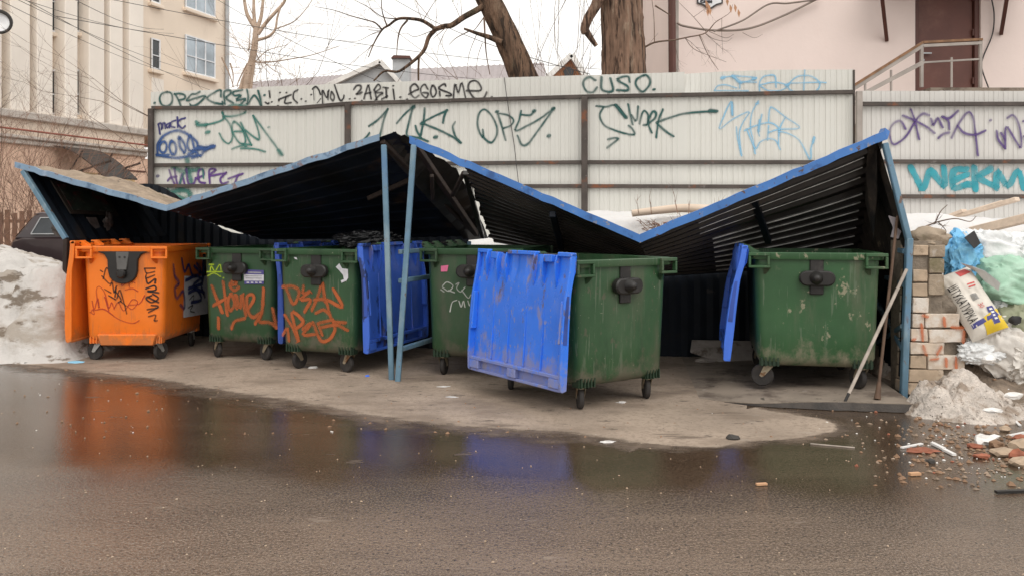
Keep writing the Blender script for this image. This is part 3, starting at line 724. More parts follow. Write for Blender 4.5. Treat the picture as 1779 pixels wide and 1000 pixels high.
# dirt and old snow lying on the left arm and in the right valley
k = MB()
def dl(s, t):
    p = lerp4(sa, sb_, sb2, sa2, .02+.96*s, .02+.96*t)
    e = min(s, 1-s, t, 1-t)
    return p+V(0,0,.015+.07*smooth(0,.12,e)*(.6+.8*abs(fbm(s*5, t*5, 2.))))
k.grid(dl, 46, 46); shelter.part('roof_litter', k, 'roof_dirt', world=True, kind='stuff')
# posts, partition frame, trusses
def sbar(name, a, b, wd, m, ht=None):
    k = MB(); k.bar(a, b, wd, ht); return shelter.part(name, k, m, world=True, bevel=.006)
pa, pbm = V(-1.165,8.36,0), V(-1.10,8.33,0)
sbar('post', pa, P(667,252,8.40), .052, 'post_blue'); sbar('post', V(-1.095,8.28,0), P(719,252,8.27), .052, 'post_blue')
for z in (1.235,.955,.29):
    sbar('partition_rail', V(-1.09,8.40,z), V(-.50,10.1,z), .045, 'post_blue')
sbar('partition_post', V(-.50,10.1,0), V(-.50,10.1,1.3), .045, 'post_blue')
sbar('truss', P(664,246,8.46), P(828,408,10.1), .05, 'rusty_bar'); sbar('truss', P(722,252,8.4), P(826,405,10.05), .06, 'rusty_bar')
sbar('truss', P(750,305,8.75), P(752,345,9.2), .04, 'rusty_bar'); sbar('truss', P(806,300,8.7), P(786,340,9.2), .04, 'rusty_bar')
sbar('truss', P(640,345,9.4), P(745,298,9.0), .05, 'rusty_bar'); sbar('truss', P(808,300,8.55), P(838,412,9.9), .05, 'shade_black')
for u0, v0, u1, v1, y0, y1 in ((960,372,975,430,8.1,9.7),(1308,340,1335,420,7.85,8.6)):
    sbar('purlin', P(u0,v0,y0), P(u1,v1,y1), .06, 'shade_navy')
# side walls, bent at mid height
def sheetwall(a, b, back, m, name='side_panel', n=10):
    k = MB(); back = Vector(back)
    def fn(s, t):
        p = a.lerp(b, t)+back*s; return p+V(.012 if round(s*n*2) % 2 else -.012,0,0)
    k.grid(fn, n*2, 4); return shelter.part(name, k, m, world=True, smoothang=0)
nb = V(.48,1.85,0)
rk, rb = V(3.45,7.5,1.355), V(3.40,7.5,.06)
sheetwall(sf+V(-.03,.02,-.05), rk, V(.50,1.85,-.9), 'wall_burnt'); sheetwall(rk, rb+V(0,0,.1), V(.5,1.85,0), 'wall_navy')
sbar('wall_frame', sf+V(.01,0,-.07), rk, .05, 'post_blue'); sbar('wall_frame', rk+V(0,0,.03), rb-V(.0,0,.06), .055, 'post_blue')
for z in (1.27,.98): sbar('wall_rail', V(3.435,7.54,z), V(3.435+.5,9.35,z), .045, 'post_blue')
sbar('wall_rail', V(3.42,7.54,.42), V(3.9,9.35,.75), .045, 'post_blue'); sbar('wall_rail', V(3.41,7.53,.62), V(3.9,9.3,.2), .04, 'post_blue')
k = MB(); k.add([P(1508,255,7.6), P(1524,250,7.58), P(1524,330,7.7), P(1518,420,7.9), P(1503,350,8.0), P(1504,300,7.8)], [(0,1,2,3,4,5)]); shelter.part('hanging_flap', k, 'wall_burnt', world=True, smoothang=0)
lt, lk, lb = V(-5.66,10.06,2.12), V(-5.14,9.98,1.33), V(-5.10,9.95,0)
sheetwall(lt, lk, nb+V(0,0,-.05), 'wall_navy'); sheetwall(lk, lb+V(0,0,.1), nb, 'wall_navy')
sbar('wall_frame', lt+V(-.02,-.03,0), lk+V(0,-.03,0), .055, 'post_blue'); sbar('wall_frame', lk+V(0,-.03,0), lb+V(-.05,-.03,0), .05, 'rusty_bar')
# back wall
for a, b in ((V(-5.25,11.95,0), V(-.52,10.25,0)), (V(-.45,10.2,0), V(3.86,9.42,0))):
    d = b-a; n = int(d.length/.14); k = MB(); nn = V(d.y,-d.x,0).normalized()
    def fn(s, t): return a+d*s+V(0,0,-.02+((1.39+.68*smooth(.36,.05,s) if a.x < -1 else 1.17))*t)+nn*(.012 if round(s*n*2) % 2 else -.012)
    k.grid(fn, n*2, 1); shelter.part('back_panel', k, 'wall_navy', world=True, smoothang=0)

# things hung on the left wall and left inside
q0 = lt.lerp(lk, .3)
def wallpt(s, t): return lt.lerp(lk, t)+(nb+V(0,0,-.05))*s+V(.045,-.01,0)
pf = Thing('framed_picture', 'dim framed picture hung inside the left shelter wall', 'picture', wallpt(.3,.5))
k = MB(); k.prism([wallpt(.12,.12), wallpt(.55,.12), wallpt(.55,.62), wallpt(.12,.62)], V(.02,-.005,0)); pf.part('frame', k, 'wall_burnt', world=True)
mat('picture_print', (.03,.045,.035), .5, var=.4, vscale=8, spots=[((.10,.02,.02), 6, .5, .6), ((.12,.11,.10), 9, .55, .62)])
k = MB(); k.prism([wallpt(.15,.17)+V(.022,-.006,0), wallpt(.51,.17)+V(.022,-.006,0), wallpt(.51,.56)+V(.022,-.006,0), wallpt(.15,.56)+V(.022,-.006,0)], V(.004,-.001,0)); pf.part('print', k, 'picture_print', world=True)
def crumple(c, r, seed, squash=(1,1,1), amp=.5, sub=2, fr=2.2):
    b = bmesh.new(); bmesh.ops.create_icosphere(b, subdivisions=sub, radius=1)
    mb = MB(); k = {}
    for v in b.verts:
        p = v.co.copy(); d = 1+amp*noise.noise(p*fr+V(seed*3.1, seed*1.7, 0))+amp*.4*noise.noise(p*fr*2.5+V(0,seed,0))
        k[v] = len(mb.v); mb.v.append(Vector(c)+V(p.x*squash[0], p.y*squash[1], p.z*squash[2])*r*d)
    for f in b.faces: mb.f.append(tuple(k[v] for v in f.verts))
    b.free(); return mb
single('rag', 'pale crumpled rag hanging on the left wall below the picture', 'rag', crumple(wallpt(.42,.72), .09, 2, (.4,1,1.2), .7, 3), 'paper_dim', smoothang=60)
single('rag', 'crumpled plastic film above the orange bin by the left wall', 'rag', crumple(P(112,392,10.4), .13, 5, (1,.6,.9), .7, 3), 'paper_dim', smoothang=60)
k = MB(); q = P(138,392,10.5); k.prism([q+V(-.12,0,.12), q+V(.10,0,.10), q+V(.16,0,-.07), q+V(-.04,0,-.1)], (.05,.12,0)); single('dark_board', 'small dark board standing behind the orange lid', 'board', k, 'paper_dim')
k = MB(); q = [P(1203,592,9.55), P(1312,594,9.45), P(1312,648,9.3), P(1200,612,9.35)]
k.prism(q, (0,.03,.01)); mat('pale_board', (.34,.30,.27), .8, var=.2, vscale=5, spots=[((.12,.09,.07), 4, .52, .64)]); single('board', 'pale board leaning at the back of the shelter between two bins', 'board', k, 'pale_board')

# ------------------------------------------------------------------ wheeled bins
mat('bin_green', (.026,.077,.030), .42, var=.12, vscale=2.5, rvar=.08, bump=.06, bscale=60, spots=[((.070,.105,.058), 1.5, .45, .7, (1,1,.3), .75), ((.11,.10,.07), 3.2, .52, .68, (1,1,.16), .6), ((.014,.04,.018), 2.4, .55, .7, (1,1,.4), .7), ((.27,.27,.2), 38, .66, .70), ((.13,.16,.11), 34, .60, .64, (1,1,.05), .55), ((.10,.085,.06), 12, .60, .66, (1,1,.6), .6)], splash=((.13,.115,.085), .55, .75))
mat('bin_green_stained', (.030,.092,.034), .42, var=.12, vscale=2.5, rvar=.08, bump=.06, bscale=60, spots=[((.08,.13,.065), 1.3, .5, .75, (1,1,.5), .7), ((.13,.13,.085), 2.6, .50, .68, (1,1,.2), .6), ((.30,.28,.19), 6.0, .60, .64, (1,1,.8), .9), ((.28,.28,.2), 50, .69, .725), ((.14,.18,.12), 34, .60, .64, (1,1,.05), .55)], splash=((.22,.20,.14), .55, .8))
mat('bin_green_dark', (.024,.070,.028), .42, var=.12, vscale=2.5, rvar=.08, bump=.06, bscale=60, spots=[((.06,.085,.05), 1.3, .5, .75, (1,1,.5), .8), ((.09,.085,.06), 2.4, .55, .72, (1,1,.3), .6), ((.2,.2,.16), 50, .71, .74)], splash=((.12,.105,.08), .5, .75))
mat('bin_orange', (.86,.20,.018), .38, var=.06, vscale=2.5, rvar=.08, bump=.05, bscale=60, spots=[((.66,.17,.04), 1.6, .55, .8, (1,1,.3), .7), ((.35,.12,.04), 4, .58, .70, (1,1,.2), .55), ((.55,.16,.05), 30, .58, .64, (1,1,.06), .5), ((.2,.08,.04), 40, .71, .74)], splash=((.34,.16,.07), .5, .6))
mat('lid_blue', (.055,.17,.72), .35, var=.08, vscale=3, rvar=.1, bump=.05, bscale=50, spots=[((.16,.26,.66), 2.2, .55, .8, (1,1,.3), .5), ((.10,.09,.14), 30, .68, .72)])
mat('lid_blue_mud', (.03,.185,.82), .35, var=.08, vscale=3, rvar=.1, bump=.08, bscale=50, spots=[((.16,.26,.64), 2.4, .5, .70, (1,1,.5), .45), ((.30,.25,.24), 5.5, .57, .67, (1,1,.4), .65), ((.12,.09,.09), 11, .62, .67, (1,1,.3), .9), ((.33,.28,.24), 26, .60, .66, (1,1,.5), .6), ((.12,.10,.12), 30, .69, .72)], splash=((.30,.26,.25), .75, .6))
mat('lid_blue_shade', (.045,.13,.58), .4, var=.12, vscale=3, rvar=.1, spots=[((.01,.015,.05), 3.0, .57, .62, (1,1,.6), .85), ((.20,.16,.14), 3, .58, .7, (1,1,.3), .7)])  # darker lid blue with roof shade in its base; scribbles and dirt in spots
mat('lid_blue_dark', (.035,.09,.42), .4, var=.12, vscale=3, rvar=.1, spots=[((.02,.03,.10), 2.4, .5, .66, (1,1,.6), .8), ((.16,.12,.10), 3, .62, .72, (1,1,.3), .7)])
mat('rib_dark', (.014,.034,.016), .6, var=.3, vscale=20)
mat('black_rubber', (.015,.013,.012), .5, var=.25, vscale=6, spots=[((.07,.06,.055), 6, .58, .7, (1,1,1), .6)])
mat('tyre', (.03,.026,.024), .75, var=.3, vscale=12, spots=[((.10,.08,.06), 7, .52, .68, (1,1,1), .6)])
mat('caster_metal', (.33,.28,.20), .6, metal=.4, var=.25, vscale=9, spots=[((.18,.085,.035), 8, .52, .64)])
mat('caster_zinc', (.40,.40,.38), .5, metal=.5, var=.2, vscale=9, spots=[((.16,.1,.06), 8, .6, .7)])
mat('hub_grey', (.10,.095,.09), .6, var=.2)

def rrect(x0, x1, y0, y1, r, z, n=5):
    o = []
    for cx, cy, a0 in ((x1-r, y0+r, -90), (x1-r, y1-r, 0), (x0+r, y1-r, 90), (x0+r, y0+r, 180)):
        for i in range(n+1):
            t = R(a0+90*i/n); o.append(V(cx+r*math.cos(t), cy+r*math.sin(t), z))
    return o
def wheel_bin(label, loc, theta, W, H, body_m, lid_m, hinge=-1, lid_tilt=6, style='green', swiv=(20,-30,60,10), L=1.34, group='wheeled bins in the shelter', has_lid=True, casterm='caster_metal', name='wheeled_bin', lid_len=1.05):
    th = Thing(name, label, 'bin', loc, theta, group)
    hw = W/2; ft, fb = .05, .082                   # front face inset at the rim and at the foot
    zr, zb = H-.05, .225
    def sect(z, ins=0.):
        t = (z-zb)/(zr-zb); f = fb+(ft-fb)*t+ins
        return f
    rings = []
    for z, ins in ((zb-.035,.16),(zb-.03,.085),(zb-.012,.035),(zb+.02,.012),(zb+.06,.0),(.5,0),(.8,0),(1.0,0),(zr,0)):
        f = sect(max(z, zb), ins); rings.append(rrect(-hw+f, hw-f, f, L-f, .075 if ins < .1 else .05, z))
    # inside
    for z, ins in ((zr,.03),(.9,.03),(.4,.05)):
        f = sect(z, ins); rings.append(rrect(-hw+f, hw-f, f, L-f, .05, z))
    k = MB(); k.loft(rings, (True, True)); body = th.part('body', k, body_m, smoothang=40)
    # step in the lower front edge
    k = MB(); f = sect(.30)
    # rim
    k = MB(); o1, o2 = .018, .075
    rr = [rrect(-hw+o2, hw-o2, o2, L-o2, .05, zr-.012), rrect(-hw+o1+.004, hw-o1-.004, o1+.004, L-o1-.004, .06, zr-.012), rrect(-hw+o1, hw-o1, o1, L-o1, .06, zr), rrect(-hw+o1, hw-o1, o1, L-o1, .06, H-.008), rrect(-hw+o1+.008, hw-o1-.008, o1+.008, L-o1-.008, .055, H), rrect(-hw+o2+.004, hw-o2-.004, o2+.004, L-o2-.004, .05, H-.004), rrect(-hw+o2, hw-o2, o2, L-o2, .05, zr-.012)]
    k.loft(rr, (False, False)); rim = th.part('rim', k, body_m, smoothang=40)
    # square lifting handles at the corners
    for sx in (-1, 1):
        for yy, sg in ((0, 1), (L, -1)):
            if yy and False: continue
            xo, xi = sx*hw, sx*(hw-.18); za, zb2 = H-.135, H-.002; t = .021
            k = MB(); y0 = yy-.012*sg; y1 = yy+.03*sg
            ya, yb = min(y0, y1), max(y0, y1); xa, xb = min(xo, xi), max(xo, xi)
            k.box(xa, xb, ya, yb, za, za+t).box(xa, xb, ya, yb, zb2-t-.008, zb2).box(xa, xa+t, ya, yb, za+t, zb2-t-.008).box(xb-t, xb, ya, yb, za+t, zb2-t-.008)
            k.box(xa+t, xb-t, yb-.008 if sg > 0 else ya, yb if sg > 0 else ya+.008, (za+zb2)/2+.012, (za+zb2)/2+.02)
            h_ = th.part('handle', k, body_m, bevel=.004)
            # gusset behind the handle
            k = MB(); k.prism([V(xi, yy+.03*sg, za), V(xi+sx*.05, yy+.03*sg, za), V(xi+sx*.05, yy+.06*sg, za-.07)], V(-sx*.012,0,0)); th.part('gusset', k, body_m, h_)
    # lifting pivot
    def fy(z): return sect(z)
    if style == 'green':
        yb = fy(H-.2); k = MB()
        k.box(-.058, .058, yb-.022, yb+.02, H-.365, H-.055); pv_ = th.part('pivot_plate', k, 'black_rubber', bevel=.008)
        k = MB(); pts = []
        for i in range(10): t = R(-90+180*i/9); pts.append(V(.085+.065*math.cos(t), 0, H-.222+.065*math.sin(t)))
        for i in range(10): t = R(90+180*i/9); pts.append(V(-.085+.065*math.cos(t), 0, H-.222+.065*math.sin(t)))
        k.prism([p+V(0,yb-.075,0) for p in pts], V(0,.07,0)); th.part('pivot_ears', k, 'black_rubber', pv_, bevel=.012)
        k = MB(); k.lathe([(.06,-.0),(.052,.02),(.036,.05),(.03,.065),(.018,.075),(.0,.077)], (-.01, yb-.07, H-.218), (0,-1,0), 18); th.part('pivot_knob', k, 'black_rubber', pv_)
    else:
        yb = fy(H-.2); k = MB(); pts = [V(-.31,0,H-.05)]
        for x, z in ((-.20,-.09),(-.165,-.15),(-.16,-.27)): pts.append(V(x,0,H+z))
        for i in range(9): t = R(180+180*i/8); pts.append(V(.155*math.cos(t), 0, H-.29+.12*math.sin(t)))
        for x, z in ((.16,-.27),(.165,-.15),(.20,-.09),(.31,-.05)): pts.append(V(x,0,H+z))
        k.prism([p+V(0,yb-.035,0) for p in pts], V(0,.06,0)); pv_ = th.part('pivot_plate', k, 'black_rubber', bevel=.008)
        k = MB(); k.prism([V(-.075,yb-.037,H-.06),V(-.05,yb-.06,H-.26),V(.05,yb-.06,H-.26),V(.075,yb-.037,H-.06)], V(0,.04,0)); th.part('pivot_bracket', k, 'hub_grey', pv_, bevel=.006)
        k = MB(); k.lathe([(.05,0),(.05,.03),(.035,.05),(0,.052)], (0,yb-.04,H-.30), (0,-1,0), 16); th.part('pivot_knob', k, 'black_rubber', pv_)
        for sx in (-.025, .03):
            k = MB(); k.lathe([(.011,0),(.011,.004)], (sx,yb-.046,H-.12), (0,-1,.1), 10); th.part('bolt_hole', k, 'black_rubber', pv_)
        k = MB(); f = fy(.27)
        k.prism([V(-.30,f-.03,.30),V(.36,f-.03,.30),V(.32,f-.022,.175),V(-.26,f-.022,.175)], V(0,.1,0)); th.part('foot_panel', k, body_m, bevel=.012)
    # ribbed feet above the casters
    for sx in (-1, 1):
        for yy in (fb+.02, L-fb-.10):
            k = MB()
            for i in range(5):
                x = sx*(hw-.12-.034*i); k.box(x-.006, x+.006, yy-.018, yy+.09, .195, .275)
            k.box(sx*(hw-.10)-.0 if sx < 0 else hw-.27, -hw+.27 if sx < 0 else hw-.10, yy+.0, yy+.085, .197, .262)
            th.part('rib_foot', k, body_m if style != 'green' else 'rib_dark', bevel=0)
    # casters
    for i, (sx, yy) in enumerate(((-1, .17), (1, .17), (-1, L-.17), (1, L-.17))):
        Mx = Matrix.Translation((sx*(hw-.18), yy, 0)) @ Matrix.Rotation(R(swiv[i]), 4, 'Z')
        k = MB(); k.box(-.05,.05,-.05,.05,.195,.205); k.lathe([(.035,0),(.035,.02)], (0,0,.178), (0,0,1), 12)
        for s2 in (-1, 1):
            x = s2*.03
            k.prism([V(x,-.045,.185), V(x,.035,.185), V(x,.075,.10), V(x,.055,.085), V(x,.03,.10)], V(.005*s2,0,0))
        k.tube([V(-.037,.052,.098),V(.037,.052,.098)], .009, 8)
        fork = th.part('caster', k.moved(Mx), casterm)
        k = MB(); k.lathe([(.062,-.021),(.088,-.023),(.098,-.013),(.1,0),(.098,.013),(.088,.023),(.062,.021)], (0,.052,.1), (1,0,0), 24); th.part('tyre', k.moved(Mx), 'tyre', fork)
        k = MB(); k.lathe([(.02,-.026),(.02,-.02),(.05,-.012),(.062,-.02),(.062,.02),(.05,.012),(.02,.02),(.02,.026)], (0,.052,.1), (1,0,0), 18); th.part('hub', k.moved(Mx), 'hub_grey', fork)
    # hinge lugs
    hx = hinge*(hw+.012); hz = H+.035
    for yy in (.16, .46, L-.46, L-.16):
        k = MB(); a = hinge
        k.prism([V(hinge*(hw-.10),yy-.035,H-.002), V(hx-a*.02,yy-.035,H-.002), V(hx+a*.018,yy-.035,hz-.01), V(hx+a*.012,yy-.035,hz+.022), V(hx-a*.02,yy-.035,hz+.026)], V(0,.012,0))
        k.prism([V(hinge*(hw-.10),yy+.023,H-.002), V(hx-a*.02,yy+.023,H-.002), V(hx+a*.018,yy+.023,hz-.01), V(hx+a*.012,yy+.023,hz+.022), V(hx-a*.02,yy+.023,hz+.026)], V(0,.012,0))
        k.box(min(hinge*(hw-.10),hx-a*.03), max(hinge*(hw-.10),hx-a*.03), yy-.023, yy+.023, H-.002, H+.012)
        th.part('hinge_lug', k, body_m)
    k = MB(); k.tube([V(hx,.10,hz),V(hx,L-.10,hz)], .010, 8); th.part('hinge_rod', k, 'black_rubber')
    if has_lid:
        ti = R(lid_tilt); ct, st_ = math.cos(ti), math.sin(ti)
        T = lid_len
        def LP(t, w_, d): return V(hx+hinge*(d*ct+t*st_), L/2+w_, hz-t*ct+d*st_)
        hwl = L/2+.005
        def plate(t): return .018+.022*smooth(.10,.3,t/T)-.016*smooth(.35,1,t/T)
        def outer(t): return .046+.032*smooth(.04,.45,t/T)+.008*math.sin(math.pi*t/T)-.010*smooth(.85,1,t/T)
        k = MB(); nT, nW = 16, 24
        def rib(w_, t):      # stiffening corrugations at the hinge end
            q = (w_/hwl*3.5) % 1; return -.022*smooth(.22,.12,t/T)*(1 if .38 < q < .62 else 0)
        k.grid(lambda a, b: LP(a*T, (b*2-1)*(hwl-.01), plate(a*T)+rib((b*2-1)*hwl, a*T)), nT, nW*2)
        k.grid(lambda a, b: LP(a*T, (b*2-1)*(hwl-.01), plate(a*T)-.012+rib((b*2-1)*hwl, a*T)), nT, nW*2, flip=True)
        lid = th.part('lid', k, lid_m, smoothang=50)
        for sg in (-1, 1):
            k = MB(); lo, hi_ = [], []
            for i in range(15):
                t = T*i/14; lo.append((t, plate(t)-.02)); hi_.append((t, outer(t)))
            poly = [(-.02,.0),(-.022,.022)]+hi_+[(T+.015, outer(T)-.02)]+lo[::-1]
            k.prism([LP(t, sg*hwl, d) for t, d in poly], LP(0,-sg*.026,0)-LP(0,0,0)); fl_ = th.part('lid_side', k, lid_m, lid, bevel=.004)
            # side grip pocket: flat patch, on blue lids a darker blue paints the recess shade
            k = MB(); tt = [.30*T,.34*T,.5*T,.64*T,.66*T]
            pol = [LP(t, sg*(hwl+.003), outer(t)-.012) for t in tt]+[LP(t, sg*(hwl+.003), plate(t)+.002) for t in tt[::-1]]
            k.prism(pol, LP(0,-sg*.02,0)-LP(0,0,0)); th.part('grip_pocket_patch', k, 'lid_blue_dark' if 'blue' in lid_m else lid_m, lid)
            k = MB()
            k.hexa([LP(.34*T, sg*(hwl-.055), plate(.34*T)), LP(.34*T, sg*(hwl-.03), plate(.34*T)), LP(.66*T, sg*(hwl-.03), plate(.66*T)), LP(.66*T, sg*(hwl-.055), plate(.66*T)), LP(.34*T, sg*(hwl-.055), outer(.34*T)+.004), LP(.34*T, sg*(hwl-.03), outer(.34*T)+.004), LP(.66*T, sg*(hwl-.03), outer(.66*T)+.004), LP(.66*T, sg*(hwl-.055), outer(.66*T)+.004)])
            th.part('grip', k, lid_m, lid, bevel=.006)
        def lbox(t0, t1, w0, w1, d0, d1, nm='lid_rib', bev=.005):
            k = MB(); k.hexa([LP(t0,w0,d0), LP(t0,w1,d0), LP(t1,w1,d0), LP(t1,w0,d0), LP(t0,w0,d1), LP(t0,w1,d1), LP(t1,w1,d1), LP(t1,w0,d1)]); th.part(nm, k, lid_m, lid, bevel=bev)
        e = hwl-.026
        lbox(T-.012, T+.014, -e, e, plate(T)-.02, outer(T)-.015, 'lid_lip')
        lbox(T-.115, T-.085, -e, e, plate(T-.1)-.005, plate(T)+.045, 'lid_ledge')
        lbox(T-.085, T-.012, -.06, .06, plate(T)-.005, plate(T)+.046, 'lid_block')
        lbox(T-.085, T-.012, -e, -e+.14, plate(T)-.005, plate(T)+.044, 'lid_block')
        lbox(T-.085, T-.012, e-.14, e, plate(T)-.005, plate(T)+.044, 'lid_block')
        for w_ in (-.36,-.12,.12,.36): lbox(.28*T, T-.12, w_-.005, w_+.005, plate(.6*T)-.01, plate(.6*T)+.008, 'lid_seam', .002)
        for w_ in (-.50,-.33,-.20,.20,.33,.50):
            k = MB(); k.prism([LP(.0,w_,.016), LP(.0,w_,.052), LP(.07,w_,.066), LP(.15,w_,.060), LP(.26,w_,plate(.26)+.004), LP(.26,w_,plate(.26)-.006), LP(.1,w_,plate(.1)-.006)], LP(0,.016,0)-LP(0,0,0)); th.part('lid_rib', k, lid_m, lid, bevel=.003)
        for w0, w1 in ((-hwl,-.50),(-.20,.20),(.50,hwl)):
            lbox(-.022, .012, w0, w1, -.006, .05, 'lid_knuckle')
        for w0, w1 in ((-.44,-.34),(.34,.44)): lbox(.0, .06, w0, w1, .02, .062, 'lid_knuckle')
    th.frontplane = lambda: (th.M @ V(0, sect(.6), .6), (th.M.to_3x3() @ V(0, -1, (ft-fb)/(zr-zb))).normalized())
    th.sect = sect; th.W = W; th.L = L
    return th
bo = wheel_bin('orange wheeled bin with black scrawls, its orange lid hanging on the left', (-4.252,9.40,0), R(0), 1.0, 1.262, 'bin_orange', 'bin_orange', -1, 1.5, 'orange', (75,-20,40,10), casterm='caster_zinc', lid_len=1.07)
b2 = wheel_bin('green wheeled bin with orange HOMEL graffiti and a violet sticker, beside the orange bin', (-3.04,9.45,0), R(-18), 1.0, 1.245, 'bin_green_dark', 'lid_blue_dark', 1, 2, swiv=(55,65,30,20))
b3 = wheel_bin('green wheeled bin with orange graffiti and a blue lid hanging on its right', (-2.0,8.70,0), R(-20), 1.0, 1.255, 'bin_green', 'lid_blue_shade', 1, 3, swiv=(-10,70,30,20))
b4 = wheel_bin('green wheeled bin with thin white scribbles and a pink sticker, behind the hanging blue lid', (-.40,8.36,0), R(-15), 1.05, 1.27, 'bin_green_dark', 'lid_blue', -1, 3, swiv=(5,40,30,20), has_lid=False)
b5 = wheel_bin('green wheeled bin standing askew in front with its muddy blue lid hanging open', (.96,7.085,0), R(35), 1.1, 1.225, 'bin_green', 'lid_blue_mud', -1, 5, swiv=(-32,-32,-40,25))
b6 = wheel_bin('green wheeled bin at the right end with beige stains on its front', (2.645,7.48,.06), R(-12), 1.15, 1.20, 'bin_green_stained', 'lid_blue', -1, 8, swiv=(80,30,20,20), lid_len=1.0)
# ------------------------------------------------------------------ graffiti on the fence
spray('sp_green', (.012,.085,.078), .34); spray('sp_teal', (.035,.19,.16), .4, .85); spray('sp_black', (.012,.010,.012), .3)
spray('sp_blue', (.035,.095,.28), .42, .9); spray('sp_violet', (.035,.035,.17), .25); spray('sp_purple', (.11,.04,.23), .3, .92)
spray('sp_plum', (.075,.035,.17), .35, .9); spray('sp_lblue', (.24,.52,.74), .45, .85); spray('sp_cyan', (.03,.33,.40), .16)
spray('sp_orange', (.46,.11,.028), .30, .95); spray('sp_lime', (.45,.62,.03), .4, .85); spray('pen_black', (.012,.010,.010), .15, skirt=0); spray('pen_red', (.42,.035,.02), .2, .75, skirt=0); spray('pen_white', (.62,.64,.6), .2, .8, skirt=0); spray('sp_dkblue', (.015,.03,.16), .3, .95)
spray('sp_mark', (.58,.15,.05), .4, .85)
R1=(260,130,7.142); R2=(260,200,6.25); R3=(460,130,7.69); R4=(600,130,7.69); R5=(800,130,7.69); R6=(1000,120,6.667); R7=(1220,110,5.555); R8=(1530,170,5.883)
def fence_word(label, m, *sets):
    p = Paint(lambda u, v: fpl(u, v, .002), fnrm, .004)
    for reg, wz, st in sets: p.many(reg, wz, st)
    fence.part('graffiti', p.mb, m, world=True, label=label, smoothang=0)
fence_word('dark green graffiti reading OPS CREW', 'sp_green', (R1, 25, [[(62,350)],[(215,215),(150,240),(125,300),(150,370),(215,392),(265,360),(285,300),(270,235),(215,215)],[(315,240),(350,300),(390,395)],[(315,240),(380,235),(440,260),(430,300),(370,315)],[(620,215),(570,240),(520,245),(460,325),(560,295),(690,262),(650,320),(580,375),(515,385),(505,370)],[(885,270),(880,190),(800,225),(715,290),(780,340),(900,365),(905,340)],[(935,360),(925,220),(990,195),(1010,230),(950,290),(1035,350)],[(1150,190),(1040,215),(1055,260),(1130,255),(1080,320),(1190,300),(1120,380)],[(1210,190),(1225,280),(1215,375),(1290,260),(1340,300),(1390,400),(1375,300),(1350,205)],[(1427,255)]]))
fence_word('teal graffiti reading JAM with an underline', 'sp_teal', (R1, 27, [[(690,625),(800,600),(890,570),(925,530),(905,480)],[(920,530),(985,600),(1030,720),(1020,810),(975,855),(910,810),(870,735)],[(905,470),(930,515),(1050,515),(1170,480),(1190,460)],[(1040,590),(1020,680),(1060,770),(1110,840),(1170,860),(1190,800),(1150,680),(1080,600),(1040,590)],[(1135,600),(1190,720),(1260,870)],[(1060,705),(1150,705)],[(1150,860),(1260,870)],[(1190,690),(1290,770),(1360,805),(1350,700),(1290,515)],[(1290,515),(1370,620),(1480,770),(1590,920),(1635,985)],[(1030,920),(1130,885),(1200,890)],[(1140,915),(1300,920),(1430,955)],[(1480,652)]]), (R1, 52, [[(590,600),(605,625),(690,625)],[(722,715)],[(1610,950),(1635,985)]]), (R1, 42, [[(985,392),(1050,378),(1180,392)]]))
fence_word('small violet tag in lower case', 'sp_violet', (R1, 20, [[(130,735),(115,640),(110,615),(145,605),(155,675),(165,610),(190,605),(195,665)],[(250,600),(210,625),(225,660),(255,620),(250,655)],[(320,570),(270,590),(265,640),(310,655)],[(345,530),(350,650)],[(440,540),(380,560),(350,600),(400,665),(440,640)]]), (R1, 20, [[(440,540)]]))
fence_word('blue dot between the rails', 'sp_violet', (R2, 30, [[(88,663)]]))
fence_word('blue bubble letters under an arc', 'sp_blue', (R2, 33, [[(85,400),(90,320),(150,230),(250,180),(330,175),(430,220),(510,290),(540,350),(690,345)],[(85,430),(180,455),(300,465),(420,450),(540,440)],[(120,310),(110,370),(140,410),(175,390),(185,330),(160,290),(120,310)],[(235,290),(215,350),(240,420),(275,425),(290,370),(270,300),(235,290)],[(320,250),(330,340),(380,410),(390,350),(350,270),(320,250)],[(440,230),(410,310),(430,380),(480,380),(470,300),(440,230)],[(480,400),(540,370),(600,370),(690,345)],[(560,440),(600,390),(690,345)],[(430,420),(500,400),(525,440),(470,460)],[(90,440),(200,435)]]), (R2,60,[[(530,360),(600,370)],[(680,345)]]))
fence_word('teal loops below the rails', 'sp_teal', (R2, 60, [[(270,575),(370,615),(510,595)],[(410,490),(412,520)],[(415,590),(430,650),(450,720)],[(90,860),(200,850),(330,815),(430,840),(430,920),(330,960)],[(90,870),(170,950)],[(220,870),(330,900),(400,940)]]), (R2, 24, [[(200,800),(205,960)],[(370,640),(330,740)],[(580,600),(585,680)]]))
fence_word('purple graffiti reading HATER', 'sp_purple', (R2, 22, [[(215,600),(240,680),(270,745)],[(270,590),(300,750)],[(200,710),(230,680),(290,670)],[(330,750),(350,640),(380,750)],[(400,590),(420,740),(480,745),(500,690)],[(510,690),(590,650),(570,590),(530,620),(540,720),(600,740)],[(655,745),(650,600),(720,595),(650,660),(830,630)],[(830,630),(770,690),(790,745),(850,730)],[(860,690),(970,650)],[(930,735),(960,660),(1010,640)]]))
fence_word('broken black brush strokes beside the word CREW', 'sp_black', (R3, 20, [[(60,220),(70,300)],[(95,365)],[(10,370),(40,390),(55,380)]]))
fence_word('black brush letters EC', 'sp_black', (R3, 20, [[(205,240)],[(290,240)],[(190,345)],[(175,415)],[(190,330),(350,270)],[(285,300),(270,380),(350,375)],[(440,205),(390,240),(385,320),(435,375)],[(490,325)],[(550,355)]]))
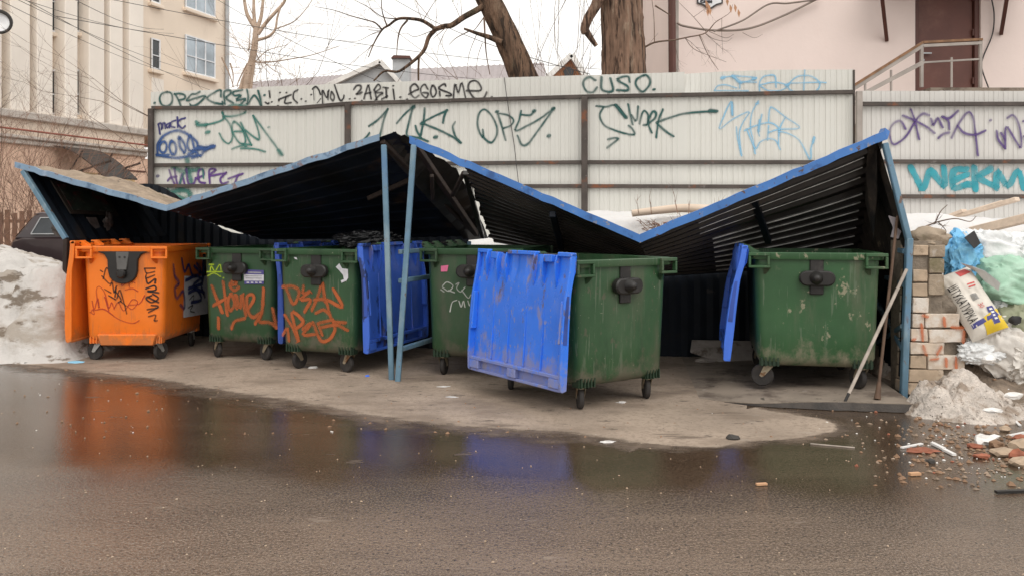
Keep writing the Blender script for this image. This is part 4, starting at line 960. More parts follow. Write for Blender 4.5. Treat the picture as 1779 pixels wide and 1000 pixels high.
fence_word('black brush letters NOL', 'sp_black', (R3, 20, [[(622,268)],[(640,190),(680,160),(720,200),(745,265)],[(775,380),(770,210),(830,310),(850,210),(845,330)],[(890,230),(880,310),(915,345),(930,290),(900,230)],[(935,140),(970,250),(1010,345),(1050,320),(1060,280)]]), (R3, 9, [[(750,320),(700,380)],[(650,200),(660,340)]]))
fence_word('black brush letters ZABI', 'sp_black', (R3, 20, [[(1135,325)],[(1205,318)]]), (R4, 22, [[(115,195),(150,150),(200,145),(210,190),(150,265),(220,240)],[(250,320),(280,220),(310,140),(345,320)],[(265,255),(340,240)],[(385,200),(440,130),(470,180),(400,240),(500,240),(440,290),(390,360)],[(390,210),(420,330)],[(510,170),(570,180)],[(545,180),(550,300)],[(490,325),(560,290)],[(220,350)]]))
fence_word('black brush letter I with a dot', 'sp_black', (R4, 22, [[(640,200),(655,325)],[(640,150)],[(735,300)]]))
fence_word('black dot before EGOISME', 'sp_black', (R4, 26, [[(825,330)]]))
fence_word('black graffiti reading EGOISME', 'sp_black', (R4, 22, [[(850,260),(930,215),(980,190),(930,125),(870,170),(880,260),(930,310),(980,280)],[(1100,190),(1060,130),(1010,180),(1020,260),(1080,310),(1105,250),(1040,240)],[(1160,150),(1140,230),(1170,300),(1215,240),(1190,160),(1160,150)],[(1260,230),(1265,280)],[(1340,150),(1320,125),(1250,185),(1400,250),(1410,280),(1350,280)],[(1445,310),(1465,130),(1510,240),(1555,110),(1605,300)]]), (R5, 24, [[(85,215),(270,210),(250,120),(190,80),(120,110),(110,200),(180,310),(260,330),(320,300),(350,240)],[(418,300)]]))
fence_word('green graffiti reading 11K', 'sp_green', (R4, 28, [[(320,685),(440,600),(565,465)],[(565,465),(510,620),(465,810)],[(690,645),(800,520),(920,420)],[(905,430),(860,600),(820,800),(900,830),(1000,850),(1100,890)],[(1060,455),(1045,620),(1010,800)],[(1360,480),(1180,560),(1030,640)],[(1355,480),(1320,560),(1305,640)],[(1030,650),(1250,740),(1430,830),(1540,910)],[(1465,640),(1435,700),(1470,820),(1530,900)],[(940,690),(960,760),(1010,840)],[(170,915),(260,860),(320,785)]]), (R4, 48, [[(1207,835)],[(1030,650)],[(905,440)]]))
fence_word('green graffiti reading OPS', 'sp_green', (R5, 26, [[(300,740),(305,830),(260,780),(225,650),(250,520),(320,465),(410,540),(480,680),(485,800),(430,900),(370,895),(300,830)],[(490,495),(540,650),(600,870)],[(530,520),(640,545),(710,610),(670,680),(580,715)],[(985,485),(930,540),(810,535)],[(810,490),(780,620),(735,750),(900,680),(1060,590),(1250,450)],[(1250,450),(1150,590),(1020,770),(900,925),(820,935),(765,820)]]), (R5, 42, [[(1180,818)],[(985,485)],[(1240,455)],[(490,495)]]))
fence_word('green graffiti reading CUSO', 'sp_green', (R6, 27, [[(225,130),(160,95),(100,130),(90,190),(130,260),(200,270),(245,220)],[(300,100),(305,240),(430,255),(405,115)],[(625,145),(610,90),(540,95),(485,130),(600,200),(600,250),(485,245)],[(790,75),(710,120),(700,190),(770,265),(840,210),(865,140),(830,80),(790,75)],[(908,238)]]))
fence_word('dark green tag with a long tail', 'sp_green', (R6, 24, [[(245,430),(350,440),(470,425),(580,560)],[(320,450),(280,540),(330,650),(450,710),(580,750),(680,760),(660,700),(620,660)],[(610,415),(640,560),(660,640)],[(725,440),(705,600),(650,540)],[(740,630),(770,520),(800,485),(840,540),(830,640),(790,650)],[(880,735),(840,620),(890,500),(930,510),(920,570),(860,620)],[(1010,475),(960,600),(935,790)],[(940,620),(1080,570),(1250,520),(1440,500),(1620,490)],[(950,640),(1040,720),(1130,780)],[(380,815),(460,800),(490,815),(370,910)]]), (R6, 40, [[(470,425),(580,560)],[(1560,485),(1625,492)]]))
fence_word('pale blue tag above the rail', 'sp_lblue', (R7, 14, [[(190,140),(300,130),(360,190),(520,150)],[(290,120),(520,140)],[(120,260),(150,220),(230,210),(330,240)],[(120,265),(440,268)],[(365,180),(362,240)],[(370,180),(520,185)],[(555,280),(550,200),(580,140),(630,120),(700,125),(712,230)],[(560,210),(690,185),(820,215),(760,262),(640,265),(560,220)],[(830,215),(900,140),(980,120),(1070,135),(1135,200),(1090,275),(980,285),(860,265),(830,215)],[(835,195),(980,190),(1130,185),(1190,190)],[(990,70),(978,290)]]), (R7, 34, [[(200,140)],[(300,130),(365,185)],[(820,210)],[(500,150)]]))
fence_word('pale blue tag below the rail', 'sp_lblue', (R7, 16, [[(290,500),(280,370),(200,530),(170,635),(290,545),(450,470),(400,560),(360,660),(365,780),(380,890)],[(330,620),(340,720),(375,880)],[(540,370),(480,480),(465,620),(490,740),(510,870)],[(410,650),(500,610),(640,575),(730,620),(740,700)],[(575,500),(540,640),(550,700)],[(430,640),(510,820),(560,760),(640,730),(710,750),(750,830)],[(640,610),(630,740)],[(640,670),(740,640),(940,625),(800,520),(680,430),(650,450),(640,560)],[(800,525),(745,640),(735,780)],[(740,660),(830,680),(940,750),(1040,930),(1050,820),(1080,720)]]), (R7, 26, [[(555,560),(545,650)],[(1070,760),(1080,725)],[(530,390)],[(285,400),(290,490)]]))
def fence2_word(label, m, *sets):
    p = Paint(lambda u, v: onplane(u, v, V(0,YF-.016,0), V(0,-1,0)), V(0,-1,0), .004)
    for reg, wz, st in sets: p.many(reg, wz, st)
    f2.part('graffiti', p.mb, m, world=True, label=label, smoothang=0)
fence2_word('purple cursive graffiti', 'sp_plum', (R8, 23, [[(250,315),(215,250),(170,240),(110,290),(90,370),(120,470),(180,460),(270,380),(360,230),(430,165),(490,180)],[(310,125),(350,240),(390,420)],[(230,185),(350,235),(470,300),(545,360)],[(515,220),(540,280),(580,210),(630,300)],[(630,195),(700,210),(785,140)],[(640,200),(690,240),(700,320)],[(590,410),(640,370),(695,360)],[(725,405),(800,260),(890,150),(940,200),(965,350),(990,585)],[(790,295),(850,360),(960,380),(1065,340)],[(1120,232)],[(1185,345),(1200,430),(1265,515)],[(1230,365),(1265,430)],[(1270,515),(1280,300),(1370,430),(1430,510),(1430,380),(1400,250),(1350,180),(1295,205)],[(1465,400),(1500,480)],[(1460,240)]]))
fence2_word('cyan block letters reading WEKM', 'sp_cyan', (R8, 52, [[(310,715),(370,830),(435,925),(490,770),(520,755),(600,850),(655,890),(645,720)],[(870,730),(745,750),(745,920),(870,890)],[(745,850),(880,790)],[(870,890),(960,890)],[(955,720),(965,930)],[(1120,730),(1000,810),(1090,870),(1180,910)],[(1180,920),(1190,760),(1300,900),(1400,750),(1460,920)]]))

# ------------------------------------------------------------------ graffiti and stickers on the bins
def bin_paint(th, label, m, *sets, side=False, name='graffiti', base=.004):
    if side:
        p0 = th.M @ V(th.W/2-th.sect(.6), .5, .6); n = (th.M.to_3x3() @ V(1,0,-.035)).normalized()
    else: p0, n = th.frontplane()
    p = Paint(lambda u, v: onplane(u, v, p0, n), n, base)
    for reg, wz, st in sets: p.many(reg, wz, st)
    th.part(name, p.mb, m, world=True, label=label, smoothang=0)
B1=(110,400,4.166); B2=(340,410,4.35); B3=(460,410,4.); B4=(600,400,3.846)
bin_paint(bo, 'black marker scrawl', 'pen_black', (B1, 7, [[(270,290),(285,300)],[(280,330),(335,385),(355,345),(315,270),(290,350)],[(365,340),(385,345),(370,360),(362,345)],[(340,400),(355,380),(370,450),(385,400),(375,480)],[(300,425),(345,450)],[(330,470),(380,500)],[(390,490),(410,430),(440,520),(460,600)],[(415,510),(455,545)],[(380,440),(420,500),(400,520)]]))
bin_paint(bo, 'black lettering running down the right edge', 'pen_black', (B1, 9, [[(590,275),(665,275)],[(590,280),(605,310),(660,300)],[(605,310),(600,345),(660,325)],[(600,350),(615,385),(665,350),(665,380)],[(600,420),(660,400),(670,430),(610,440),(690,450)],[(640,470),(600,490),(640,520),(690,490),(650,460)],[(610,480),(690,520)],[(610,570),(680,560)],[(620,590),(690,550),(640,540)],[(620,620),(670,610),(660,650),(680,650)]]))
bin_paint(bo, 'thin red marker loops', 'pen_red', (B1, 6, [[(195,590),(225,605),(215,570),(200,590)],[(210,510),(225,570),(250,490),(260,560),(240,440),(260,405),(300,450),(330,560),(350,520),(370,570)],[(300,480),(330,580)],[(370,560),(400,520),(440,580),(500,500),(540,520),(500,570),(470,540),(550,530),(590,470)],[(230,575),(300,570),(400,640),(500,670),(550,650)],[(430,350),(425,400),(470,370),(480,410)],[(450,430),(500,420),(540,440)],[(500,370),(520,380)]]))
bin_paint(bo, 'dark blue spray on the right side', 'sp_dkblue', (B1, 24, [[(790,255),(800,330),(830,380),(800,420),(815,490),(860,440),(870,560),(840,540)],[(850,210),(870,300),(900,250),(930,330),(990,300),(960,240)],[(880,360),(960,330),(1000,380),(900,420)],[(900,450),(960,430),(990,500),(920,520)],[(1000,220),(1010,320),(990,400),(1015,480)],[(940,260),(1000,330),(930,400),(1010,450)]]), side=True, base=.013)
bin_paint(bo, 'small black scribble on the right side', 'pen_black', (B1, 8, [[(895,560),(930,540),(910,580),(940,590)],[(905,500),(935,470),(930,520)]]), side=True, base=.014)
bin_paint(b2, 'orange spray reading HOMEL', 'sp_orange', (B2, 25, [[(125,380),(160,470),(200,570)],[(210,350),(240,590)],[(140,520),(230,470)],[(270,440),(245,500),(265,560),(295,510),(270,440)],[(300,450),(310,540)],[(310,450),(340,540),(350,440),(380,590)],[(390,560),(440,480),(430,440),(390,460),(400,570),(440,610),(490,580)],[(265,370),(310,360),(290,335),(260,370),(290,410),(325,390)],[(515,400),(505,560),(480,640),(560,650),(610,685)],[(585,550),(610,685)],[(275,690),(300,640),(370,620)],[(175,620),(175,690)],[(455,655),(490,600)]]))
bin_paint(b2, 'lime spray crown', 'sp_lime', (B2, 11, [[(105,215),(135,215)],[(110,270),(120,230),(145,270)],[(155,260),(185,215),(195,265)],[(90,270),(200,270)],[(95,300),(140,280),(190,305)],[(212,315)]]))
bin_paint(b3, 'orange spray scrawl', 'sp_orange', (B3, 22, [[(130,350),(200,350),(240,390),(200,470),(150,360)],[(270,350),(270,400),(320,380),(250,440),(320,440),(280,520)],[(330,510),(370,420),(400,330),(420,450)],[(350,440),(430,440),(540,490),(480,370)],[(430,450),(470,580),(560,600)],[(360,530),(410,510),(450,540)],[(380,600),(470,580)],[(145,550),(200,640),(240,730),(190,530),(270,590),(220,640)],[(270,640),(330,600),(270,680),(350,680)],[(340,600),(390,720),(450,715),(490,650),(480,600)],[(400,630),(500,615),(575,650)],[(375,610),(400,680)],[(130,680),(160,640),(170,720)]]))
bin_paint(b4, 'thin white marker scribble', 'pen_white', (B4, 6, [[(650,370),(680,345),(720,370),(690,405),(650,380)],[(690,400),(730,415)],[(740,360),(760,350),(745,385),(770,410),(800,380)],[(780,400),(820,450),(840,430)],[(700,540),(715,480),(745,465)],[(760,470),(775,510),(790,470),(800,510)],[(820,470),(830,500)],[(640,395),(660,410)]]))
mat('sticker_violet', (.08,.07,.25), .4); mat('sticker_white', (.62,.62,.66), .5, var=.1, vscale=20); mat('sticker_pink', (.70,.16,.30), .4); mat('sticker_grey', (.34,.34,.38), .5, var=.2, vscale=30)
def sticker(th, reg, pts, m, lift, parent=None, label=None, name='sticker', side=False):
    if side:
        p0 = th.M @ V(th.W/2-th.sect(.6), .5, .6); n = (th.M.to_3x3() @ V(1,0,-.035)).normalized()
    else: p0, n = th.frontplane()
    x0, y0, sc = reg; k = MB()
    k.add([onplane(x0+a/sc, y0+b/sc, p0, n)+n*lift for a, b in pts], [tuple(range(len(pts)))[::-1]])
    return th.part(name, k, m, parent, world=True, label=label, smoothang=0)
s2 = sticker(b2, B2, [(370,252),(518,258),(518,362),(372,362)], 'sticker_violet', .009, label='violet and white sticker')
sticker(b2, B2, [(368,288),(519,292),(519,338),(369,336)], 'sticker_white', .0105, s2, name='label_field')
for y in (302, 318): sticker(b2, B2, [(382,y-5),(505,y-3),(505,y+4),(382,y+2)], 'sticker_grey', .0115, s2, name='print_line')
for x in (398, 430, 462, 492): sticker(b2, B2, [(x-9,345),(x+10,346),(x+10,355),(x-9,354)], 'sticker_white', .0105, s2, name='print_line')
sticker(b2, B2, [(400,268),(500,272),(500,282),(400,279)], 'sticker_grey', .0105, s2, name='print_line')
sticker(b3, B3, [(495,215),(520,190),(540,225),(580,230),(582,290),(570,310),(535,325),(530,308),(552,300),(545,270),(520,240)], 'sticker_white', .006, label='torn white paper')
sticker(b3, B3, [(203,148),(222,148),(230,165),(212,160)], 'sticker_white', .006, label='torn paper scrap')
sticker(b4, B4, [(640,238),(690,233),(682,275),(640,277)], 'sticker_pink', .006, label='pink sticker')
sticker(bo, B1, [(870,330),(1040,330),(1040,600),(862,630)], 'sticker_white', .010, label='worn pale poster', side=True, name='poster')
# ------------------------------------------------------------------ trees
def branch(mb, pts, r0, r1, n=6):
    q = catmull(pts, 5); m = len(q); mb.tube(q, [r0+(r1-r0)*i/(m-1) for i in range(m)], n); return q
def twigs(mb, p, d, L, r, depth, rng, spread=.9, up=.15, kids=3, n=4):
    segs = 4; q = [Vector(p)]; dd = Vector(d).normalized()
    for i in range(segs):
        dd = (dd+V(rng.gauss(0,.16), rng.gauss(0,.16), rng.gauss(0,.16)+up*.2)).normalized()
        q.append(q[-1]+dd*L/segs)
    mb.tube(q, [r*(1-.7*i/segs) for i in range(segs+1)], n, caps=False)
    if depth > 0:
        for j in range(kids):
            i = rng.randint(1, segs); dv = (q[i]-q[i-1]).normalized()
            side = V(rng.gauss(0,1), rng.gauss(0,1), rng.gauss(0,.8)); side = (side-dv*side.dot(dv))
            if side.length < .05: continue
            nd_ = (dv+side.normalized()*spread*rng.uniform(.5,1.1)+V(0,0,up)).normalized()
            twigs(mb, q[i], nd_, L*rng.uniform(.45,.75), r*.55, depth-1, rng, spread, up, kids, n)
def bumpy(seed, a=.10):
    return lambda i, t, p: 1+a*noise.noise(V(math.cos(t)*3.5+seed, math.sin(t)*3.5, p.z*1.1))-.055*abs(math.sin(t*11+2.2*noise.noise(V(seed, p.z*1.6, t*2))))**.5+.05*noise.noise(V(math.cos(t)*7, math.sin(t)*7, p.z*5+seed))
YT = 14.6
tl = Thing('leaning_tree', 'bare tree with a leaning dark trunk and a long crooked limb', 'tree', P(985,385,YT)-V(0,0,EYE))
k = MB(); ax = catmull([V(P(985,0,YT).x,YT,0), P(950,235,YT), P(909,133,YT), P(880,62,YT), P(848,-2,YT), P(815,-70,YT), P(790,-160,YT)], 9)
k.tube(ax, [.27-.10*i/(len(ax)-1) for i in range(len(ax))], 64, bumpf=bumpy(1.)); trunk = tl.part('trunk', k, 'bark_lean', world=True, smoothang=60)
def px(pts, Y): return [P(a, b, Y) for a, b in pts]
rng = random.Random(3)
limb1 = [(848,6),(828,18),(806,30),(785,44),(772,46),(757,51)]
k = MB(); branch(k, px(limb1, YT-.1), .055, .042, 8); branch(k, px([(757,51),(735,37),(715,33),(692,33),(676,44),(664,52),(650,75),(640,100)], YT-.15), .036, .008, 6)
branch(k, px([(757,51),(745,65),(738,85),(728,98),(706,116),(690,125),(668,124),(649,141)], YT-.1), .042, .014, 6)
branch(k, px([(708,35),(696,50),(691,70),(689,98)], YT-.15), .02, .006, 5); branch(k, px([(728,98),(727,120),(727,140)], YT-.1), .02, .016, 5)
branch(k, px([(664,52),(652,40),(640,36),(610,28),(580,18),(548,12)], YT-.2), .015, .004, 5)
branch(k, px([(672,45),(664,20),(662,-8)], YT-.2), .012, .006, 4); branch(k, px([(692,33),(665,30),(640,13),(615,0)], YT-.2), .010, .004, 4)
tl.part('limb', k, 'bark_lean', trunk, world=True, smoothang=60)
k = MB(); branch(k, px([(872,74),(850,65),(828,58),(806,50)], YT-.2), .055, .018, 8); tl.part('broken_stub', k, 'bark_lean', trunk, world=True, smoothang=60)
k = MB()
for pts, r in (([(841,30),(828,48),(822,54)],.010),([(814,55),(793,66),(780,78)],.010),([(841,30),(843,70),(845,95),(851,130)],.016),([(803,36),(800,-5)],.006),([(828,60),(815,95),(811,135)],.006),([(838,75),(830,100),(826,135)],.006),([(775,48),(752,68)],.008),([(735,36),(752,8),(762,-5)],.007),([(640,52),(660,55),(640,62)],.006),([(664,52),(645,60),(620,72),(590,70)],.006),([(757,51),(722,64),(706,58),(690,62)],.006),([(650,75),(640,88),(632,110)],.006)):
    branch(k, px(pts, YT-.15), r, r*.4, 4)
for u0, v0, d in ((690,33,(-.6,0,.5)),(735,38,(-.2,0,1)),(800,33,(-.2,.1,1)),(664,52,(-1,0,.3)),(650,75,(-.7,0,-.6)),(728,98,(.5,0,-.5)),(706,116,(-.5,0,-.7)),(850,0,(.6,.2,1)),(862,20,(.8,0,.8)),(780,46,(-.4,0,-.8)),(757,51,(.1,0,.9))):
    twigs(k, P(u0,v0,YT-.12), d, .7, .006, 2, rng, .9, .0, 3, 3)
tl.part('crown', k, 'twig', world=True, smoothang=60)

tb = Thing('big_tree', 'thick straight tree trunk with deep furrowed bark behind the fence', 'tree', P(1084,385,YT-.2)-V(0,0,EYE))
k = MB(); ax = [P(1085,HV,YT-.2)-V(0,0,EYE)]+[P(1083-(.03*(130-v)), v, YT-.2) for v in (250,190,140,110,80,50,20,-10,-60,-140)]
ax = catmull(ax, 7); k.tube(ax, [.40-.07*i/(len(ax)-1) for i in range(len(ax))], 84, bumpf=bumpy(4., .07)); trunk = tb.part('trunk', k, 'bark', world=True, smoothang=60)
k = MB(); branch(k, px([(1052,-25),(1040,-2),(1034,12),(1022,32),(1016,50),(1018,58)], YT-.5), .10, .065, 9); branch(k, px([(1017,52),(1026,66),(1036,80)], YT-.5), .06, .035, 8); tb.part('broken_limb', k, 'bark', trunk, world=True, smoothang=60)
k = MB(); branch(k, px([(1117,84),(1138,74),(1170,70),(1195,65),(1225,58),(1242,40),(1254,32)], 14.6), .018, .006, 5)
for pts, r in (([(1190,66),(1205,85),(1235,98),(1262,108)],.006),([(1215,62),(1230,95),(1248,122)],.008),([(1228,57),(1205,30),(1180,5)],.006),([(1232,55),(1260,66),(1275,60)],.005),([(1225,58),(1240,68),(1262,72),(1272,66)],.005),([(1137,74),(1136,30),(1132,-5)],.008),([(1254,32),(1254,60),(1256,95)],.004),([(1138,10),(1165,27)],.016),([(1254,32),(1268,22),(1273,8)],.005),([(1290,57),(1310,66),(1325,60)],.004)):
    branch(k, px(pts, 14.7), r, r*.5, 4)
for u0, v0, d in ((1190,66,(.6,0,-.5)),(1225,58,(.7,0,-.3)),(1215,60,(.3,0,-.9)),(1170,70,(.3,0,-.8)),(1205,30,(.6,0,.6))): twigs(k, P(u0,v0,14.65), d, .5, .005, 2, rng, .9, -.1, 3, 3)
tb.part('crown', k, 'twig', world=True, smoothang=60)
mat('dry_leaf', (.42,.22,.12), .8, var=.2)
k = MB()
for u0, v0 in ((1232,12),(1234,18),(1264,2),(1270,14),(1278,13),(1284,22),(1230,20),(1228,6)):
    p = P(u0, v0, 14.6); a = rng.uniform(0,3); k.add([p+V(-.02,0,.06), p+V(.025,.01,.0), p+V(.0,.0,-.09), p+V(-.03,-.01,-.02)], [(0,1,2,3)])
tb.part('dry_leaves', k, 'dry_leaf', world=True, kind='stuff')

tp = Thing('pale_tree', 'slender pale tree with forked stems beside the cream building', 'tree', P(424,385,21)-V(0,0,EYE))
k = MB(); Yp = 21
b0 = P(424,385,Yp)-V(0,0,EYE)
branch(k, [b0, P(424,220,Yp), P(428,150,Yp), P(441,90,Yp), P(445,50,Yp)], .12, .065, 10); branch(k, [b0+V(-.2,0,0), P(412,220,Yp), P(419,150,Yp), P(434,108,Yp), P(441,80,Yp)], .06, .03, 8); branch(k, [b0+V(.15,0,0), P(432,220,Yp), P(436,150,Yp), P(442,110,Yp)], .06, .03, 8)
branch(k, px([(445,50),(434,34),(428,20),(423,-10)], Yp), .06, .035, 7); branch(k, px([(446,52),(454,28),(458,-10)], Yp), .055, .03, 7); branch(k, px([(443,46),(441,20),(441,-10)], Yp), .05, .03, 6)
branch(k, px([(448,60),(462,40),(480,20),(493,5),(498,-10)], Yp), .05, .03, 6); branch(k, px([(447,70),(466,64),(478,52),(482,30),(490,5)], Yp), .04, .02, 6)
trunk = tp.part('trunk', k, 'pale_bark', world=True, smoothang=60)
k = MB(); rng = random.Random(11)
for pts, r in (([(481,50),(510,38),(530,18),(546,-5)],.016),([(442,108),(470,108),(510,102),(545,95),(590,80)],.018),([(444,107),(465,88),(500,78)],.014),([(441,30),(430,5)],.012),([(460,110),(475,122),(490,130)],.012),([(430,110),(415,140),(412,152)],.02),([(400,110),(405,130),(404,152)],.02),([(385,100),(398,128),(406,152)],.02),([(432,90),(434,60),(436,48)],.012)):
    branch(k, px(pts, Yp), r, r*.4, 4)
for i in range(30):
    u0 = rng.uniform(400, 520); v0 = rng.uniform(85, 160); twigs(k, P(u0,v0,Yp+rng.uniform(-.6,.6)), (rng.uniform(-1,1), rng.uniform(-.4,.4), rng.uniform(-.1,1)), rng.uniform(.4,.9), .008, 2, rng, .9, .1, 3, 3)
for i in range(26):
    u0 = rng.uniform(420, 600); v0 = rng.uniform(-5, 90); twigs(k, P(u0,v0,Yp+rng.uniform(-.6,.6)), (rng.uniform(-.6,1), 0, rng.uniform(-.2,1)), rng.uniform(.5,1.), .005, 2, rng, .9, .1, 2, 3)
tp.part('crown', k, 'twig_pale', world=True, smoothang=60)

def shrub(label, base, stems, H, seed, m, lean, r=.018, depth=3, name='bare_shrub', cat='shrub', kids=4, spread=.8):
    t = Thing(name, label, cat, base); rg = random.Random(seed); k = MB()
    for i in range(stems):
        b = Vector(base)+V(rg.uniform(-lean,lean)*.6, rg.uniform(-.4,.4), 0)
        d = V(rg.uniform(-lean,lean)*.5, rg.uniform(-.15,.15), 1)
        twigs(k, b, d, H*rg.uniform(.55,.95), r, depth, rg, spread, .12, kids, 3)
    t.part('branches', k, m, smoothang=60, world=True); return t
shrub('dense reddish bare shrub at the left edge before the cream building', (-9.9,17.5,.4), 18, 2.8, 5, 'twig_red', 1.3, .014, 3, kids=5)
shrub('thin bare shrub rising in front of the cream pilasters', (-10.1,16.6,.4), 5, 4.1, 9, 'twig', 1.0, .013, 3, kids=3)
shrub('bare twiggy shrub behind the left end of the fence', (P(375,0,17).x,17,.3), 6, 4.3, 15, 'twig', .9, .014, 3, kids=3)
for i, (uu, lab) in enumerate(((905,'thin sapling shoots just right of the leaning trunk'),(958,'thin bare saplings halfway between the two trunks'),(1000,'thin bare sapling close to the left of the thick trunk'))):
    shrub(lab, (P(uu,0,16).x,16,.3), 4, 6.2, 21+i, 'twig', .35, .012, 2, 'sapling', 'sapling', 3, .4)

# overhead wires
mbw = [((18,-4),(262,109),17,30),((52,-4),(300,106),17,30),((62,-4),(345,141),17,30),((150,-4),(262,42),17,30),((70,-4),(262,48),18,31),((380,22),(900,98),18,22),((400,68),(890,132),18,24),((395,0),(660,130),24,20),((700,-4),(905,80),20,16)]
wl_ = ['lowest of the overhead wires crossing the cream pilasters','overhead wire crossing the pilasters toward the shrub','overhead wire running to the blue framed window','upper overhead wire near the small dark window','overhead wire crossing the top of the pilasters','thin wire crossing the white sky behind the crooked limb','lower thin wire in the sky above the grey roof','faint slanting wire right of the pale tree','short slanting wire left of the leaning trunk']
for (a, b, ya, yb), lab in zip(mbw, wl_):
    p, q = P(*a, ya), P(*b, yb); p -= (q-p)*.4; q += (q-p)*.3
    pts = [p.lerp(q, i/10)+V(0,0,-.25*math.sin(math.pi*i/10)) for i in range(11)]
    mb = MB(); mb.tube(pts, .0065, 5); single('overhead_wire', lab, 'wire', mb, 'wire')

# ------------------------------------------------------------------ snow banks
def bank(name, label, x0, x1, y0, y1, nx, ny, zf, m, kind='stuff'):
    k = MB(); k.grid(lambda s, t: (x0+(x1-x0)*s, y0+(y1-y0)*t, zf(x0+(x1-x0)*s, y0+(y1-y0)*t)), nx, ny)
    o = build(name, k, m, smoothang=70); return tag(o, label, kind=kind)
def lumps(x, y, s, seed): return abs(noise.noise(V(x*s, y*s, seed)))
rgb_ = random.Random(17)
boulders = [(rgb_.uniform(-8.5,-4.95), rgb_.uniform(9.55,10.7), rgb_.uniform(.16,.48)) for i in range(95)]
def clump(x, y):
    h = 0
    wx, wy = x+.10*noise.noise(V(x*3.5,y*3.5,1)), y+.10*noise.noise(V(x*3.5,y*3.5,5))
    for cx, cy, r in boulders:
        d = ((wx-cx)**2+(wy-cy)**2)/(r*r)
        if d < 1: h = max(h, math.sqrt(1-d)*r*.95)
    return h
def zl(x, y):
    x_ = x; xq = x*12.5/max(12.5, y)
    f = smooth(9.25, 9.95, y+.25*noise.noise(V(x*1.3, 0, 4))+max(0, -5.9-x)*.0)
    z = f*(.68+.18*smooth(-7.2,-5.6,x))
    zb_ = max(.55, min(1.4, .80+(-6.45-xq)*.34))
    g = smooth(10.7, 12.6, y)*(zb_-(.70+.16*smooth(-7.2,-5.4,x)))
    z += g-.20*smooth(10.2,10.6,y)*(1-smooth(10.7,11.3,y))
    z += clump(x,y)*smooth(9.2,9.6,y)*1.0-.36*f*(1-smooth(10.6,11.2,y))+.12*(lumps(x,y,1.3,1)-.2)*f+(.40*(lumps(x,y,2.6,9)-.2)+.15*(lumps(x,y,6.5,2)-.2)+.06*(lumps(x,y,14,4)-.2))*f*(1-.75*smooth(10.5,11.2,y))+.025*fbm(x*6,y*6,1,4)*f
    z *= smooth(-4.75, -5.15, x) if y < 10.2 else smooth(-4.7,-5.3,x)
    return z-.015
bank('snow_bank', 'old lumpy snow bank left of the orange bin', -12, -4.7, 9.0, 15.5, 260, 230, zl, 'snow')
def zm(x, y):
    h = 1.28+.34*smooth(-.6,.5,x)-.08*smooth(3.4,5.5,x)
    yw = 10.55-.37*(x+.5) if x < -.5 else 10.55-.185*(x+.5)
    if x > 3.7: yw -= 1.35*smooth(3.7,4.3,x)
    z = h*smooth(yw, yw+(.75 if x < 3.7 else 1.3), y)
    return z+.10*fbm(x*1.1,y*1.1,2,4)*smooth(.2,1,z)-.02
bank('snow_bank', 'white snow bank piled between the shelter and the fence', -5.5, 9.5, 8.2, 13.8, 190, 90, zm, 'snow_clean')
def zr_(x, y):
    prof = [(6.5,0),(7.1,.06),(7.5,.20),(7.9,.45),(8.4,.72),(9.1,.85),(10.2,.9),(11,.9)]
    z = 0
    for (a, za), (b, zb) in zip(prof, prof[1:]):
        if a <= y <= b: z = za+(zb-za)*smooth(a,b,y)*.5+(zb-za)*.5*(y-a)/(b-a)
    if y > 11: z = .9
    e = smooth(3.62, 4.05, x) if y < 9.6 else smooth(3.8,4.2,x)
    z = z*e*(.9+.25*smooth(4.2,6,x))+.05*(lumps(x,y,5,3)-.2)*smooth(6.4,7.4,y)*e+.04*fbm(x*7,y*7,2,4)*smooth(6.3,7.2,y)*e
    return z-.012
bank('rubble_slope', 'brown earth slope strewn with rubble right of the brick pier', 3.5, 10, 6.2, 10.8, 170, 120, zr_, 'soil')
def zh(x, y):
    c = G(1686,722); dx, dy = (x-c.x)/.60, (y-c.y-.15)/.46; r = math.hypot(dx, dy)+.25*noise.noise(V(x*4,y*4,8))
    return (.27*smooth(1.1,.15,r)+.13*(lumps(x,y,4.5,5)-.15)*smooth(1.1,.6,r)+.05*(lumps(x,y,13,2)-.2)*smooth(1.1,.8,r)+.02*fbm(x*20,y*20,3,3)*smooth(1.1,.8,r))-.02
c = G(1686,722)
bank('snow_heap', 'small dirty snow heap at the foot of the brick pier', c.x-.75, c.x+.75, c.y-.5, c.y+.75, 110, 100, zh, 'snow_dirty')

# ------------------------------------------------------------------ brick pier
mat('brick_pale', (.60,.49,.39), .9, var=.15, vscale=8, bump=.7, bscale=45, bdist=.006, spots=[((.72,.67,.61), 5, .48, .62, (1,1,1), .8), ((.50,.22,.11), 4, .60, .68, (1,1,1), .6), ((.26,.19,.13), 6, .6, .7)])
mat('brick_tan', (.46,.35,.25), .9, var=.15, vscale=8, bump=.7, bscale=45, bdist=.006, spots=[((.52,.43,.34), 5, .52, .66, (1,1,1), .7), ((.18,.13,.09), 6, .58, .7)])
mat('brick_grey', (.34,.27,.20), .95, var=.2, vscale=8, bump=.9, bscale=35, bdist=.01, spots=[((.20,.17,.10), 3, .5, .65), ((.45,.39,.33), 7, .58, .68)])
mat('mortar', (.22,.18,.14), .95, var=.25, vscale=9, bump=1., bscale=30, bdist=.012)
YB = 7.50
pier = Thing('brick_pier', 'crumbling pier of pale bricks with orange paint marks, right of the shelter', 'pier', (P(1610,0,YB).x, YB+.15, 0))
Z8 = (1150,380,2.777)
